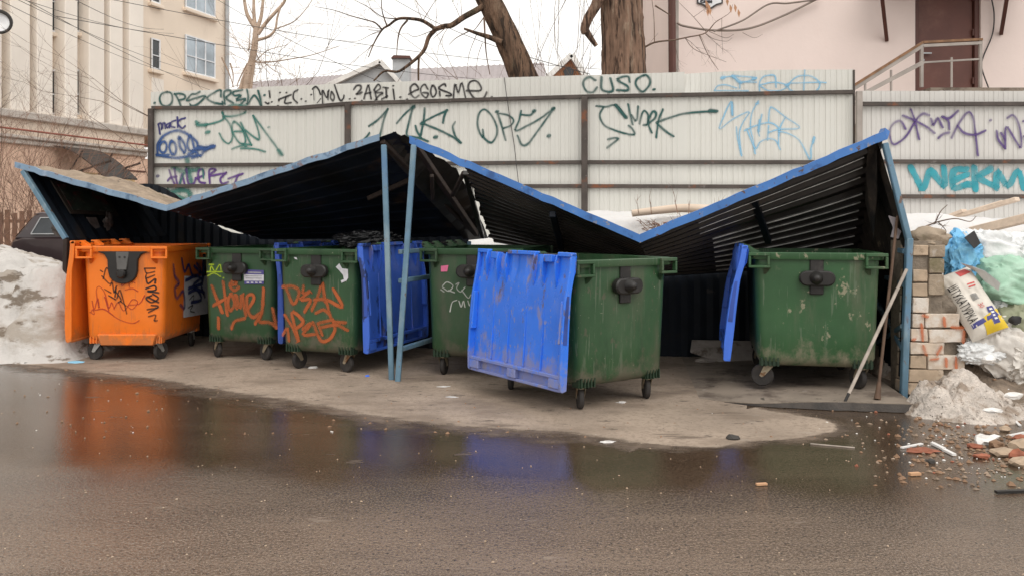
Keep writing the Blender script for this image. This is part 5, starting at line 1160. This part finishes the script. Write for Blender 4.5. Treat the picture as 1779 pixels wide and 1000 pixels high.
def brickat(x0, x1, y0, y1, m, dep=.25, dy=0., cat='brick'):
    a = P(Z8[0]+x0/Z8[2], Z8[1]+y1/Z8[2], YB+dy); b = P(Z8[0]+x1/Z8[2], Z8[1]+y0/Z8[2], YB+dy)
    g = .004; k = MB(); nx, nz = 5, 3; rg = random.Random(int(x0*7+y0))
    tilt = rg.uniform(-.012,.012); mid = (a+b)/2
    k.box(a.x+g, b.x-g, YB+dy, YB+dy+dep, a.z+g, b.z-g)
    bm_ = bmesh.new(); me = bpy.data.meshes.new('t'); me.from_pydata([tuple(v) for v in k.v], [], k.f); bm_.from_mesh(me)
    bmesh.ops.bevel(bm_, geom=list(bm_.edges), offset=.005, segments=1, affect='EDGES')
    bmesh.ops.subdivide_edges(bm_, edges=[e for e in bm_.edges if e.calc_length() > .05], cuts=2, use_grid_fill=True)
    k2 = MB(); idx = {v: i for i, v in enumerate(bm_.verts)}
    for v in bm_.verts:
        p = v.co; o = noise.noise_vector(p*9)*.006+noise.noise_vector(p*34)*.004
        q = p-mid; q = Matrix.Rotation(tilt, 3, 'Y') @ q; k2.v.append(mid+q+o)
    for f in bm_.faces: k2.f.append(tuple(idx[v] for v in f.verts))
    bm_.free(); bpy.data.meshes.remove(me)
    return pier.part('brick', k2, m, world=True, smoothang=25)
for b_ in ((1210,1288,125,180,'brick_tan'),(1290,1370,125,190,'brick_grey'),(1290,1366,192,265,'brick_grey'),(1287,1366,267,370,'brick_grey'),(1210,1285,245,305,'brick_tan'),(1208,1285,310,375,'brick_tan'),(1208,1290,378,455,'brick_pale'),(1205,1270,458,525,'brick_pale'),(1272,1440,455,525,'brick_pale'),(1200,1285,528,592,'brick_pale'),(1288,1465,530,598,'brick_pale'),(1195,1365,595,655,'brick_pale'),(1195,1278,658,722,'brick_tan'),(1282,1465,655,728,'brick_pale'),(1190,1362,725,790,'brick_tan'),(1185,1275,790,850,'brick_tan'),(1215,1262,852,872,'brick_tan')):
    brickat(*b_)
brickat(1465,1530,525,585,'brick_grey',.2,.04); brickat(1368,1440,602,648,'brick_grey',.2,.06); brickat(1372,1440,456,525,'brick_grey',.2,.28)
k = crumple(P(1150+1330/2.777, 380+408/2.777, YB+.12), .13, 4, (1.15,.8,.8), .55, 3); pier.part('mortar_lump', k, 'mortar', world=True, smoothang=50)
k = crumple(P(1150+1285/2.777, 380+90/2.777, YB+.14), .145, 6, (1.25,.8,.62), .3, 3); pier.part('mortar_cap', k, 'brick_grey', world=True, smoothang=50)
k = crumple(P(1150+1250/2.777, 380+220/2.777, YB+.10), .075, 9, (1.2,.8,.9), .5, 2); pier.part('brick_chip', k, 'brick_pale', world=True, smoothang=20)
k = MB(); a = P(1587,0,YB); b = P(1640,0,YB); k.box(a.x, b.x, YB+.03, YB+.45, 0, 1.36); pier.part('core', k, 'mortar', world=True)
k = MB(); a = P(1640,0,YB); b = P(1672,0,YB); k.box(a.x+.001, b.x, YB+.05, YB+.45, .12, .78); pier.part('core', k, 'mortar', world=True)
pp = Paint(lambda u, v: onplane(u, v, V(0,YB-.004,0), V(0,-1,0)), V(0,-1,0), .006)
pp.many(Z8, 16, [[(1252,512),(1256,580)],[(1215,580)],[(1262,615),(1272,650)],[(1345,620),(1328,648)],[(1418,672),(1418,718)],[(1370,678),(1370,705)],[(1300,676),(1325,674)],[(1262,465),(1275,470)],[(1400,520),(1445,525)],[(1455,545),(1452,590)],[(1360,480),(1362,510)]])
pier.part('paint_mark', pp.mb, 'sp_mark', world=True, kind='stuff', smoothang=0)

# ------------------------------------------------------------------ rubbish on the slope
mat('sack_green', (.36,.57,.43), .55, var=.08, vscale=5, bump=.5, bscale=18, bdist=.012, spots=[((.50,.68,.55), 4, .5, .7, (1,1,1), .6)])
mat('sack_olive', (.28,.29,.19), .6, var=.15, vscale=6, bump=.5, bscale=15, bdist=.012)
mat('sack_white', (.66,.62,.57), .6, var=.1, vscale=6, bump=.5, bscale=16, bdist=.012, spots=[((.42,.36,.30), 4, .55, .7, (1,1,1), .7)])
mat('film_white', (.74,.75,.75), .55, var=.05, vscale=6, bump=.6, bscale=14, bdist=.02)
mat('bag_blue', (.16,.46,.74), .35, var=.15, vscale=7, bump=.6, bscale=16, bdist=.02, spots=[((.25,.6,.85), 6, .5, .65)])
mat('bag_red', (.45,.03,.08), .4); mat('bag_black', (.012,.012,.014), .3, bump=.5, bscale=14)
mat('paper_sack', (.68,.63,.56), .6, var=.06, vscale=8, bump=.4, bscale=12, bdist=.012, spots=[((.50,.44,.37), 5, .55, .72, (1,1,1), .6)])
mat('ink_black', (.015,.013,.013), .6); mat('ink_red', (.60,.10,.09), .6); mat('ink_blue', (.06,.06,.22), .6); mat('ink_yellow', (.72,.50,.03), .6); mat('ink_grey', (.2,.2,.2), .6); mat('ink_white', (.75,.75,.75), .6)
mat('plank', (.66,.53,.42), .75, var=.12, vscale=4, stretch=(.3,3,3), bump=.3, bscale=20)
mat('foam', (.80,.78,.75), .9, var=.05, bump=.5, bscale=50)
def sack(c, r, seed, sq, amp=.22, rot=(0,0,0), fold=.10):
    b = bmesh.new(); bmesh.ops.create_icosphere(b, subdivisions=5, radius=1); mb = MB(); k = {}
    Rm = Matrix.Rotation(R(rot[2]),3,'Z') @ Matrix.Rotation(R(rot[1]),3,'Y') @ Matrix.Rotation(R(rot[0]),3,'X')
    for v in b.verts:
        p = v.co.copy()
        q = V(*[math.copysign(abs(x)**.8, x) for x in p])
        wp = p+noise.noise_vector(p*1.8+V(seed,0,0))*.35; cr = lambda f, s_: (1-2*abs(noise.noise(wp*f+V(seed,s_,seed))))**3
        d = 1+amp*noise.noise(p*1.6+V(seed*3.1,seed,0))+fold*.9*cr(2.6,1.)+fold*.55*cr(5.5,4.)+fold*.25*cr(11,7.)-fold*.5
        k[v] = len(mb.v); mb.v.append(Vector(c)+Rm @ (V(q.x*sq[0], q.y*sq[1], q.z*sq[2])*r*d))
    for f in b.faces: mb.f.append(tuple(k[v] for v in f.verts))
    b.free(); return mb
def sk(name, label, cat, *a, m, **kw): return single(name, label, cat, sack(*a, **kw), m, smoothang=80)
sk('rubbish_sack', 'upright pale green sack standing behind the printed cement bag', 'sack', P(1728,520,8.05), .36, 2, (.85,.6,1.0), m='sack_green', rot=(0,-25,0))
gb = Thing('rubbish_sack', 'big pale green sack with a torn mouth lying on top of the pile', 'sack', P(1760,500,7.85)-V(0,0,.3))
gb.part('body', sack(P(1764,498,7.85), .40, 7, (1.05,.7,.62), rot=(0,18,0)), 'sack_green', world=True, smoothang=80)
k = MB(); a = [P(1669,458,7.6), P(1690,464,7.55), P(1712,472,7.52), P(1738,492,7.5), P(1735,505,7.52), P(1712,490,7.6), P(1695,472,7.66)]; k.add(a, [(0,1,6),(1,2,5,6),(2,3,4,5)]); k.v += [p+V(0,.015,.01) for p in a]; k.f += [(7,13,8),(8,13,12,9),(9,12,11,10)]
gb.part('torn_mouth', k, 'film_white', world=True)
sk('rubbish_sack', 'flat pale green sack edge at the top right of the pile', 'sack', P(1768,462,8.3), .34, 12, (1.3,.6,.42), m='sack_green', rot=(0,8,0))
ol = Thing('rubbish_sack', 'olive sack with a dark open hole at the picture edge', 'sack', P(1775,575,7.6)-V(0,0,.2))
ol.part('body', sack(P(1782,572,7.65), .26, 17, (1,.8,.95)), 'sack_olive', world=True, smoothang=80)
ol.part('dark_hole', crumple(P(1764,556,7.44), .05, 3, (1.2,.5,.8), .4, 2), 'ink_black', world=True)
sk('rubbish_sack', 'dirty white sack sagging below the printed cement bag', 'sack', P(1738,603,7.6), .27, 21, (1.15,.7,.85), m='sack_white', rot=(0,35,0), fold=.2)
sk('rubbish_sack', 'crumpled white sack end at the lower right picture edge', 'sack', P(1785,625,7.5), .2, 27, (1,.8,.7), m='sack_white', fold=.25)
sk('plastic_bag', 'bright blue plastic bag wedged against the pier top', 'bag', P(1668,445,7.85), .19, 31, (.85,.6,1.05), m='bag_blue', fold=.25)
fb = Thing('plastic_bag', 'milky film bag with a black print on top of the pile', 'bag', P(1720,440,7.95)-V(0,0,.2))
fb.part('body', sack(P(1718,438,7.95), .25, 37, (1.35,.6,.78), rot=(0,12,0), fold=.2, amp=.3), 'film_white', world=True, smoothang=80)
k = MB(); k.prism([P(1676,413,7.66), P(1693,401,7.66), P(1704,423,7.64), P(1693,432,7.62)], V(.01,.03,0)); fb.part('print', k, 'ink_black', world=True)
k = MB(); k.prism([P(1684,418,7.655), P(1692,413,7.655), P(1698,424,7.64), P(1690,428,7.64)], V(.001,-.004,0)); fb.part('print_mark', k, 'ink_white', world=True)
sk('plastic_bag', 'dark red bag peeking out at the right edge under the boards', 'bag', P(1785,438,8.2), .16, 41, (1.2,.6,.6), m='bag_red')
sk('plastic_bag', 'white film bag end beside the red bag', 'bag', P(1745,425,8.1), .2, 45, (1.3,.6,.6), m='film_white', fold=.2)
sk('plastic_bag', 'milky white bag stuffed behind the green sacks', 'bag', P(1700,470,8.2), .22, 61, (1.2,.6,.8), m='film_white', fold=.2)
sk('rubbish_sack', 'white sack lying under the olive sack at the right edge', 'sack', P(1790,655,7.55), .2, 63, (1.2,.8,.6), m='sack_white', fold=.22)
sk('plastic_bag', 'olive bag squeezed between the pier and the cement bag', 'bag', P(1668,560,7.75), .15, 67, (.7,.6,1.1), m='sack_olive', fold=.25)
sk('plastic_bag', 'thin white bag slumped at the foot of the white sack', 'bag', P(1705,612,7.5), .16, 71, (1.3,.6,.6), m='film_white', fold=.2)
sk('plastic_bag', 'pale bag on the slope under the green sack beside the cement bag', 'bag', P(1762,535,7.75), .2, 73, (1.2,.5,.6), m='film_white', fold=.2)
# printed cement bag: a pillow with its own axes
cbag = Thing('cement_bag', 'leaning white paper bag printed with black lettering and a yellow corner', 'bag', P(1690,560,7.6))
top, bot = P(1652,474,7.72), P(1722,582,7.42)
e1 = (bot-top); Lb = e1.length; e1.normalize(); e3 = V(-.12,-1,.25); e3 = (e3-e1*e3.dot(e1)).normalized(); e2 = e3.cross(e1).normalized()
if e2.x < 0: e2 = -e2
Wb = .34
def pil(s, t, sgn):
    "s along the bag 0..1, t across -1..1"
    a = max(0, 1-abs(2*s-1)**4)*max(0, 1-abs(t)**3.2)
    h = .10*a**.6+.022*noise.noise(V(s*5, t*3, 1.5))*a+.012*(1-2*abs(noise.noise(V(s*9,t*4,3))))*a
    wd = Wb*(.5-.03*math.sin(math.pi*s)+.02*noise.noise(V(s*3,0,2)))
    return top+e1*(Lb*s)+e2*(wd*t)+e3*(h*sgn)
k = MB(); k.grid(lambda s, t: pil(s, t*2-1, 1), 36, 24); k.grid(lambda s, t: pil(s, t*2-1, -1), 36, 24, flip=True); cbag.part('body', k, 'paper_sack', world=True, smoothang=80)
def bagprint(name, poly, m, lift=.004):
    "flat print wrapped on the bag: polygons in s, t"
    k = MB()
    for pl_ in poly:
        (s0, t0), (s1, t1), (s2_, t2), (s3, t3) = pl_
        n = 6; k.grid(lambda a, b: pil((s0+(s1-s0)*a)*(1-b)+(s3+(s2_-s3)*a)*b, (t0+(t1-t0)*a)*(1-b)+(t3+(t2-t3)*a)*b, 1)+e3*lift, n, n)
    return cbag.part(name, k, m, world=True, smoothang=80)
bagprint('yellow_corner', [[(.78,-.2),(.985,-.25),(.985,.95),(.70,.95)]], 'ink_yellow')
bagprint('blue_cross', [[(.66,.3),(.90,.25),(.90,.62),(.66,.66)],[(.80,-.8),(.86,-.8),(.80,.95),(.74,.95)]], 'ink_blue', .006)
bagprint('white_letters', [[(.69+.045*i,.38),(.715+.045*i,.38),(.715+.045*i,.56),(.69+.045*i,.56)] for i in range(4)], 'ink_white', .008)
bagprint('barcode', [[(.42+.014*i,-.05),(.428+.014*i,-.05),(.428+.014*i,.30),(.42+.014*i,.30)] for i in range(7)], 'ink_grey')
bagprint('red_print', [[(.04,.05),(.14,.05),(.12,.75),(.04,.6)],[(.27,.1),(.29,.1),(.29,.55),(.27,.55)],[(.31,.1),(.33,.1),(.33,.5),(.31,.5)]], 'ink_red')
def letters(txt, s0, ds, tc_, ht, m, name, vertical=True):
    cu = bpy.data.curves.new('t', 'FONT'); cu.body = txt; cu.size = 1; o = bpy.data.objects.new('t', cu); C.objects.link(o)
    dg = bpy.context.evaluated_depsgraph_get(); me = bpy.data.meshes.new_from_object(o.evaluated_get(dg))
    xs = [v.co.x for v in me.vertices]; w_ = max(xs)-min(xs); x0_ = min(xs); k = MB()
    for v in me.vertices:
        s = s0+(v.co.x-x0_)/w_*ds; t = tc_-(v.co.y-.35)*ht
        k.v.append(pil(s, max(-.97, min(.97, t)), 1)+e3*.013)
    k.f = [tuple(p.vertices) for p in me.polygons]
    bpy.data.objects.remove(o); bpy.data.curves.remove(cu); bpy.data.meshes.remove(me)
    return cbag.part(name, k, m, world=True, smoothang=80)
# the text reads along the bag, its letter tops toward the right edge
letters('ШТУКАТУРКА', .22, .56, -.62, -.62, 'ink_black', 'lettering')
letters('30', .58, .07, .12, -.35, 'ink_red', 'number')
# boards above the pile
def board(label, a, b, wd, ht, m='plank', name='plank'):
    k = MB(); k.bar(a, b, wd, ht); single(name, label, 'plank', k, m, bevel=.006)
board('long pale plank jutting up to the right above the snow', P(1660,377,10.4), P(1768,346,9.8), .10, .05)
board('pale plank lying beside the longest one above the snow', P(1650,378,10.6), P(1742,350,10.3), .08, .035)
board('short pale plank end lying left of the long planks', P(1640,380,10.5), P(1676,366,10.3), .12, .04)
board('thick white beam across the top of the rubbish', P(1690,402,9.3), P(1830,368,8.6), .14, .09)
board('second white beam under the top beam at the right edge', P(1705,420,9.0), P(1830,398,8.4), .18, .06, 'foam')
# branches on the snow
k = MB(); rg = random.Random(2)
branch(k, px([(1598,398),(1612,392),(1632,385),(1660,380),(1685,385),(1696,376)], 7.9), .008, .003, 4); branch(k, px([(1624,389),(1634,368),(1646,356)], 7.9), .006, .003, 4); branch(k, px([(1630,386),(1640,396),(1644,402)], 7.9), .005, .003, 4)
for i in range(5): twigs(k, P(1618+i*6,390,7.9), (rg.uniform(-1,1),0,rg.uniform(-.2,.6)), .12, .003, 1, rg, .9, 0, 2, 3)
single('fallen_twig', 'dry forked twig lying on top of the brick pier', 'twig', k, 'twig')
k = MB(); branch(k, px([(1098,371),(1140,366),(1185,362),(1232,364)], 10.7), .045, .06, 10); single('log', 'pale bare log lying on the snow behind the right valley', 'log', k, 'plank', smoothang=60)
k = MB(); rg = random.Random(5)
for i in range(40):
    u0 = rg.uniform(1140,1235); twigs(k, P(u0, rg.uniform(384,404), 10.5), (rg.uniform(-1,1), rg.uniform(-.3,.3), rg.uniform(-.2,.12)), rg.uniform(.15,.34), .010, 2, rg, .9, 0, 3, 4)
for u0, h_ in ((1178,.28),(1196,.18),(1132,.2),(1110,.16),(1236,.2)): twigs(k, P(u0,372,10.5), (rg.uniform(-.1,.1),0,1), h_, .006, 1, rg, .6, .2, 3, 3)
tag(build('brushwood', k, 'twig_red', smoothang=60), 'tangled brown brushwood piled beside the log', kind='stuff')

# ------------------------------------------------------------------ tools leaning in the right bay
mat('pole_wood', (.42,.36,.31), .7, var=.2, vscale=9); mat('pole_brown', (.11,.065,.042), .8, var=.25, vscale=9)
t1 = Thing('pole', 'light wooden pole leaning across the right bin against the blue frame', 'pole', P(1468,697,7.07))
k = MB(); a, b = P(1468,697,7.07), P(1575,468,7.43); k.tube([a.lerp(b,.06), b], .014, 8); t1.part('shaft', k, 'pole_wood', world=True)
k = MB(); k.tube([a, a.lerp(b,.062)], .012, 8); t1.part('tip', k, 'black_rubber', world=True)
t2 = Thing('long_tool', 'rusty brown handled tool standing upright inside the right shelter wall', 'tool', P(1523,692,7.15))
k = MB(); a, b = P(1524,694,7.14), P(1559,376,7.60); k.tube([a.lerp(b,.06), b], .013, 8); t2.part('shaft', k, 'pole_brown', world=True)
k = MB(); k.tube([a+V(0,0,.005), a.lerp(b,.03), a.lerp(b,.09)], [.028,.024,.016], 10); t2.part('socket', k, 'pole_brown', world=True)
k = MB(); q = [P(1544,375,7.62), P(1556,378,7.62), P(1558,395,7.62), P(1566,402,7.62), P(1561,415,7.62), P(1548,412,7.62), P(1552,396,7.62)]; k.prism(q, (0,.01,0)); single('rag', 'torn pale rag hanging on the right shelter wall', 'rag', k, 'rag')
sk('rubbish_sack', 'black rubbish bag on top of the bins under the left roof', 'sack', P(640,417,9.6), .2, 51, (1.6,.8,.5), m='bag_black', fold=.25)

# ------------------------------------------------------------------ parked car behind the snow
mat('car_paint', (.035,.022,.024), .3, var=.15, vscale=2, coat=.3, spots=[((.12,.10,.09), 3, .55, .75, (1,1,1), .5)])
mat('car_roof', (.17,.14,.145), .35, var=.1)
car = Thing('parked_car', 'dark parked hatchback half hidden behind the snow bank', 'car', (-7.6,16.6,.05))
YC = 16.0; lw, dp = 3.7, 1.62
cx0 = P(14,0,YC).x
def cp_(x, z): return V(cx0+x, YC, z)
bodyp = [(0,.45),(.0,1.0),(.05,1.18),(.25,1.25),(2.4,1.24),(3.5,1.16),(3.68,1.0),(3.7,.45)]
k = MB(); k.prism([cp_(x,z) for x, z in bodyp], V(0,dp,0)); car.part('body', k, 'car_paint', world=True, bevel=.05)
cab = [(.08,1.20),(.42,1.66),(.55,1.69),(1.65,1.69),(1.8,1.64),(2.45,1.24)]
k = MB(); k.loft([[cp_(x,z)+V(0,.02,0)+V(0,.10*smooth(1.25,1.68,z),0) for x, z in cab], [cp_(x,z)+V(0,dp-.02,0)-V(0,.10*smooth(1.25,1.68,z),0) for x, z in cab]], (True, True)); car.part('cabin', k, 'car_paint', world=True, bevel=.03)
k = MB(); k.loft([[cp_(x,z)+V(0,.13,0) for x, z in ((.40,1.672),(.56,1.705),(1.66,1.705),(1.8,1.66))],[cp_(x,z)+V(0,dp-.13,0) for x, z in ((.40,1.672),(.56,1.705),(1.66,1.705),(1.8,1.66))]]); car.part('roof', k, 'car_roof', world=True, bevel=.01)
def cwn(pts, name='window'):
    k = MB(); k.prism([cp_(x,z)+V(0,.008+.10*smooth(1.25,1.68,z),0) for x, z in pts], V(0,.03,0)); w_ = car.part(name, k, 'dark_glass', world=True)
    k = MB(); q = [cp_(x,z)+V(0,.0+.10*smooth(1.25,1.68,z),0) for x, z in pts]; q.append(q[0])
    for a, b in zip(q, q[1:]): k.bar(a, b, .018)
    car.part('window_trim', k, 'zinc', w_, world=True)
cwn([(.42,1.30),(.55,1.60),(1.05,1.61),(1.08,1.30)]); cwn([(1.16,1.30),(1.14,1.61),(1.62,1.61),(2.2,1.30)])
k = MB(); k.add([cp_(.06,1.25)+V(-.01,.15,0), cp_(.38,1.62)+V(-.03,.2,0), cp_(.38,1.62)+V(-.03,dp-.2,0), cp_(.06,1.25)+V(-.01,dp-.15,0)], [(0,1,2,3)]); car.part('rear_window', k, 'dark_glass', world=True)
for xx in (.75, 2.95):
    for yy in (.02, dp-.22):
        c = cp_(xx,.34)+V(0,yy,0); k = MB(); k.lathe([(.2,-.0),(.32,.0),(.34,.05),(.34,.15),(.32,.2),(.2,.2)], c, (0,1,0), 20); w_ = car.part('wheel', k, 'tyre', world=True)
        k = MB(); k.lathe([(.05,-.02),(.2,.01),(.2,.19),(.05,.2)], c, (0,1,0), 16); car.part('rim', k, 'zinc', w_, world=True)
k = MB(); k.box(cx0-.07, cx0+.03, YC+.05, YC+dp-.05, .5, .66); car.part('bumper', k, 'black_rubber', world=True, bevel=.02)
k = MB(); k.box(cx0-.015, cx0+.06, YC+.03, YC+.22, .82, .98); car.part('tail_light', k, 'bag_red', world=True, bevel=.01)
# rusty picket fence beyond the car
mat('picket_wood', (.30,.17,.115), .9, var=.25, vscale=4)
pk_ = Thing('picket_fence', 'rust brown picket fence behind the parked car', 'fence', (-10.6,19,0))
for i in range(26):
    x = -12.6+i*.16; k = MB(); k.box(x, x+.10, 19, 19.03, .3, 1.75+.04*math.sin(i*2.3)); pk_.part('picket', k, 'picket_wood', world=True)
for z in (.8,1.5): k = MB(); k.box(-12.7, -8.4, 19.035, 19.08, z, z+.07); pk_.part('rail', k, 'picket_wood', world=True)

# ------------------------------------------------------------------ litter and rubble on the ground
mat('stone_dull', (.27,.20,.145), .9, var=.3, vscale=3)
mat('stone_tan', (.44,.33,.235), .9, var=.15, vscale=12, bump=.5, bscale=40); mat('brick_red', (.30,.105,.06), .9, var=.25, vscale=15, bump=.8, bscale=40)
mat('stick_white', (.74,.72,.70), .6); mat('litter_blue', (.25,.55,.75), .5); mat('stone_dark', (.05,.045,.04), .8); mat('litter_red', (.6,.05,.04), .5); mat('litter_brown', (.25,.15,.09), .85); mat('wood_chip', (.55,.32,.18), .8)
def bit(name, label, cat, u, v, r, sq, m, seed, amp=.5, sub=2, z=0.):
    c = G(u, v, z); single(name, label, cat, crumple(c+V(0,0,r*sq[2]*.55), r, seed, sq, amp+.2, min(sub, 2), 2.8), m, smoothang=12)
def stick(label, u0, v0, u1, v1, wd, m, name='stick', z0=0., z1=0., cat='stick', ht=None):
    k = MB(); a, b = G(u0,v0,z0)+V(0,0,wd*.4), G(u1,v1,z1)+V(0,0,wd*.4); k.bar(a, b, wd, ht or wd*.5); single(name, label, cat, k, m)
bit('foam_lump', 'white crumbly foam lump in front of the rubble slope', 'foam', 1714,770,.075,(1.0,.7,.6),'foam',2,.5,3)
bit('flat_stone', 'large flat tan stone at the right edge of the road', 'stone', 1745,790,.10,(1,.7,.32),'stone_tan',4,.2,3)
bit('flat_stone', 'flat tan stone cut by the right picture edge', 'stone', 1778,779,.10,(1,.7,.4),'stone_tan',6,.2,3)
bit('flat_stone', 'flat tan stone lying lowest at the right picture edge', 'stone', 1778,808,.085,(1.1,.7,.36),'stone_tan',8,.2,3)
bit('brick_rubble', 'flat patch of crushed red brick on the wet road', 'brick', 1604,784,.085,(1.2,.7,.16),'brick_red',10,.5,3)
bit('brick_rubble', 'red brick piece between the two flat stones', 'brick', 1769,797,.06,(1,.8,.7),'brick_red',12,.4,2)
bit('brick_rubble', 'small brown brick piece left of the largest flat stone', 'brick', 1731,778,.05,(1,.8,.8),'litter_brown',14,.4,2)
bit('brick_rubble', 'orange red brick fragment beside the white foam lump', 'brick', 1694,778,.04,(1.3,.8,.6),'brick_red',16,.4,2)
bit('brick_rubble', 'red brick chip above the flat stones at the right edge', 'brick', 1773,764,.05,(1.3,.8,.5),'brick_red',18,.4,2)
bit('brick_rubble', 'dull brown brick chip below the foam lump', 'brick', 1706,795,.04,(1.3,.8,.5),'brick_red',20,.4,2)
bit('stone', 'dark round stone lying on the dry paving edge', 'stone', 1272,763,.045,(1,.8,.6),'stone_dark',22,.3,2)
bit('stone', 'small pale stone near the fallen white sticks', 'stone', 1745,748,.04,(1,.8,.6),'stone_tan',24,.3,2)
bit('stone', 'dark pebble below the crushed brick patch', 'stone', 1617,803,.03,(1,.8,.6),'stone_dark',26,.3,2)
bit('foam_lump', 'white foam flake on the slope below the white sack', 'foam', 1724,715,.05,(1.3,.7,.4),'foam',28,.4,2,.16)
bit('foam_lump', 'white foam piece at the right edge beside the snow heap', 'foam', 1762,690,.055,(1.3,.5,.5),'foam',30,.3,2,.14)
bit('foam_lump', 'white block of foam beneath the dirty white sack', 'foam', 1717,628,.045,(1.1,.8,.8),'foam',32,.3,2,.4)
bit('paper_scrap', 'light blue scrap beside the stump left of the orange bin', 'litter', 132,630,.075,(1.2,.6,.2),'litter_blue',34,.5,2)
bit('paper_scrap', 'white paper scrap at the foot of the left snow bank', 'litter', 62,622,.09,(1.2,.6,.3),'paper',36,.5,2)
bit('paper_scrap', 'crumpled paper on the floor in the dark gap left of the right bin', 'litter', 1228,630,.09,(1.4,.7,.4),'pale_board',38,.6,2)
bit('paper_scrap', 'torn paper under the second green bin', 'litter', 544,640,.04,(1.3,.7,.4),'paper',40,.6,2)
bit('paper_scrap', 'grey rag scrap under the middle of the second green bin', 'litter', 528,638,.045,(1.6,.7,.3),'paper_dim',42,.6,2)
bit('paper_scrap', 'white paper bit beneath the askew green bin', 'litter', 1080,700,.03,(1.2,.7,.4),'paper',44,.6,2)
bit('bottle_cap', 'small blue cap on the paving by the shelter posts', 'litter', 638,654,.022,(1,1,.6),'lid_blue',46,.1,2)
bit('paper_scrap', 'pale scrap on the dry paving in front of the askew bin', 'litter', 1055,768,.03,(1.8,.7,.3),'paper',48,.6,2)
bit('paper_scrap', 'white scrap on the paving right of the shelter posts', 'litter', 785,690,.035,(1.5,.7,.2),'paper',50,.6,2)
bit('paper_scrap', 'white scrap on the paving below the hanging blue lid', 'litter', 770,672,.035,(1.6,.7,.2),'paper',52,.6,2)
stick('long white stick lying left of the crushed brick patch', 1566,779,1602,772,.02,'stick_white')
stick('upper white broken stick right of the crushed brick patch', 1620,772,1640,782,.03,'stick_white')
stick('lower white broken stick right of the crushed brick patch', 1640,783,1658,792,.028,'stick_white')
stick('white splinter pointing at the right picture edge', 1752,760,1782,754,.03,'stick_white')
stick('black metal rod lying on the road at the right edge', 1730,857,1790,855,.028,'black_rubber','metal_rod',cat='rod')
stick('small orange wood chip lying on the wet road', 1580,826,1598,825,.03,'wood_chip','wood_chip',cat='wood')
stick('thin grey reed lying on the wet road before the slab', 1408,771,1485,778,.012,'pole_wood')
stick('small brown wood chip on the wet road centre right', 1314,843,1332,842,.022,'wood_chip','wood_chip',cat='wood')
stick('black bent strip lying at the foot of the left snow bank', 45,632,60,618,.03,'black_rubber','rubber_strip',cat='strip')
stick('dark bar lying along the foot of the left snow bank', 72,616,112,620,.03,'black_rubber','rubber_strip',cat='strip')
stick('white splinter on the rubble slope above the stones', 1756,726,1772,740,.02,'stick_white')
# crumbs that nobody could count
def crumbs(name, label, n, m, seed, region, rmin, rmax):
    rg = random.Random(seed); k = MB()
    for i in range(n):
        u, v = region(rg); c = G(u, v); r = rg.uniform(rmin, rmax)
        zz = max(0, zr_(c.x, c.y)) if c.x > 3.5 and c.y > 6.2 else .004
        a = rg.uniform(0, 3.1); ca, sa_ = math.cos(a)*r, math.sin(a)*r; q = rg.uniform(.4,.9); h_ = r*rg.uniform(.3,.8)
        p = V(c.x, c.y, zz-.002)
        k.add([p+V(ca,sa_,0), p+V(-sa_*q,ca*q,0), p+V(-ca,-sa_,0), p+V(sa_*q,-ca*q,0), p+V(ca*.3,sa_*.2,h_), p+V(-ca*.4,-sa_*.3,h_*.8)], [(0,1,4),(1,5,4),(1,2,5),(2,3,5),(3,4,5),(3,0,4)])
    tag(build(name, k, m, smoothang=0), label, kind='stuff')
def regR(rg):
    while True:
        u = rg.gauss(1690, 90); v = rg.gauss(765, 45)
        if 1380 < u < 1900 and 660 < v < 850: return u, v
def regG(rg): return rg.uniform(-50, 1779), 600+400*rg.random()**1.6
def regB(rg): return rg.uniform(20, 1560), rg.uniform(598, 760)
crumbs('rubble_crumbs', 'pale crumbs scattered below the rubble slope', 330, 'stone_dull', 1, regR, .005, .024)
crumbs('rubble_crumbs', 'white crumbs scattered below the rubble slope', 90, 'foam', 2, regR, .004, .014)
crumbs('rubble_crumbs', 'red brick crumbs scattered below the rubble slope', 40, 'brick_red', 3, regR, .005, .02)
crumbs('rubble_crumbs', 'dark crumbs scattered below the rubble slope', 240, 'litter_brown', 4, regR, .006, .03)
crumbs('road_grit', 'pale grit scattered over the wet road', 420, 'stone_tan', 5, regG, .003, .009)
crumbs('road_grit', 'white grit scattered under the bins', 70, 'foam', 6, regB, .003, .009)
crumbs('road_grit', 'dark grit scattered under the bins', 260, 'litter_brown', 7, regB, .004, .02)

# ------------------------------------------------------------------ repeats carry the phrase of their group
GROUPS = {'overhead_wire': 'overhead wires', 'rubbish_sack': 'sacks on the rubbish pile', 'plastic_bag': 'plastic bags on the rubbish pile', 'plank': 'boards above the rubbish pile', 'sapling': 'saplings behind the fence', 'bare_shrub': 'bare shrubs', 'flat_stone': 'flat stones at the road edge', 'brick_rubble': 'broken brick pieces', 'stone': 'small stones on the ground', 'foam_lump': 'white foam lumps', 'paper_scrap': 'scraps of paper', 'stick': 'sticks on the ground', 'wood_chip': 'wood chips on the road', 'rubber_strip': 'strips by the snow bank', 'wall_cable': 'cables on the pink wall', 'rag': 'rags in the shelter', 'house': 'houses behind the fence', 'corrugated_fence': 'corrugated fences'}
for o in C.objects:
    if o.parent is None and 'category' in o and 'group' not in o:
        g = GROUPS.get(o.name.split('.')[0])
        if g: o['group'] = g
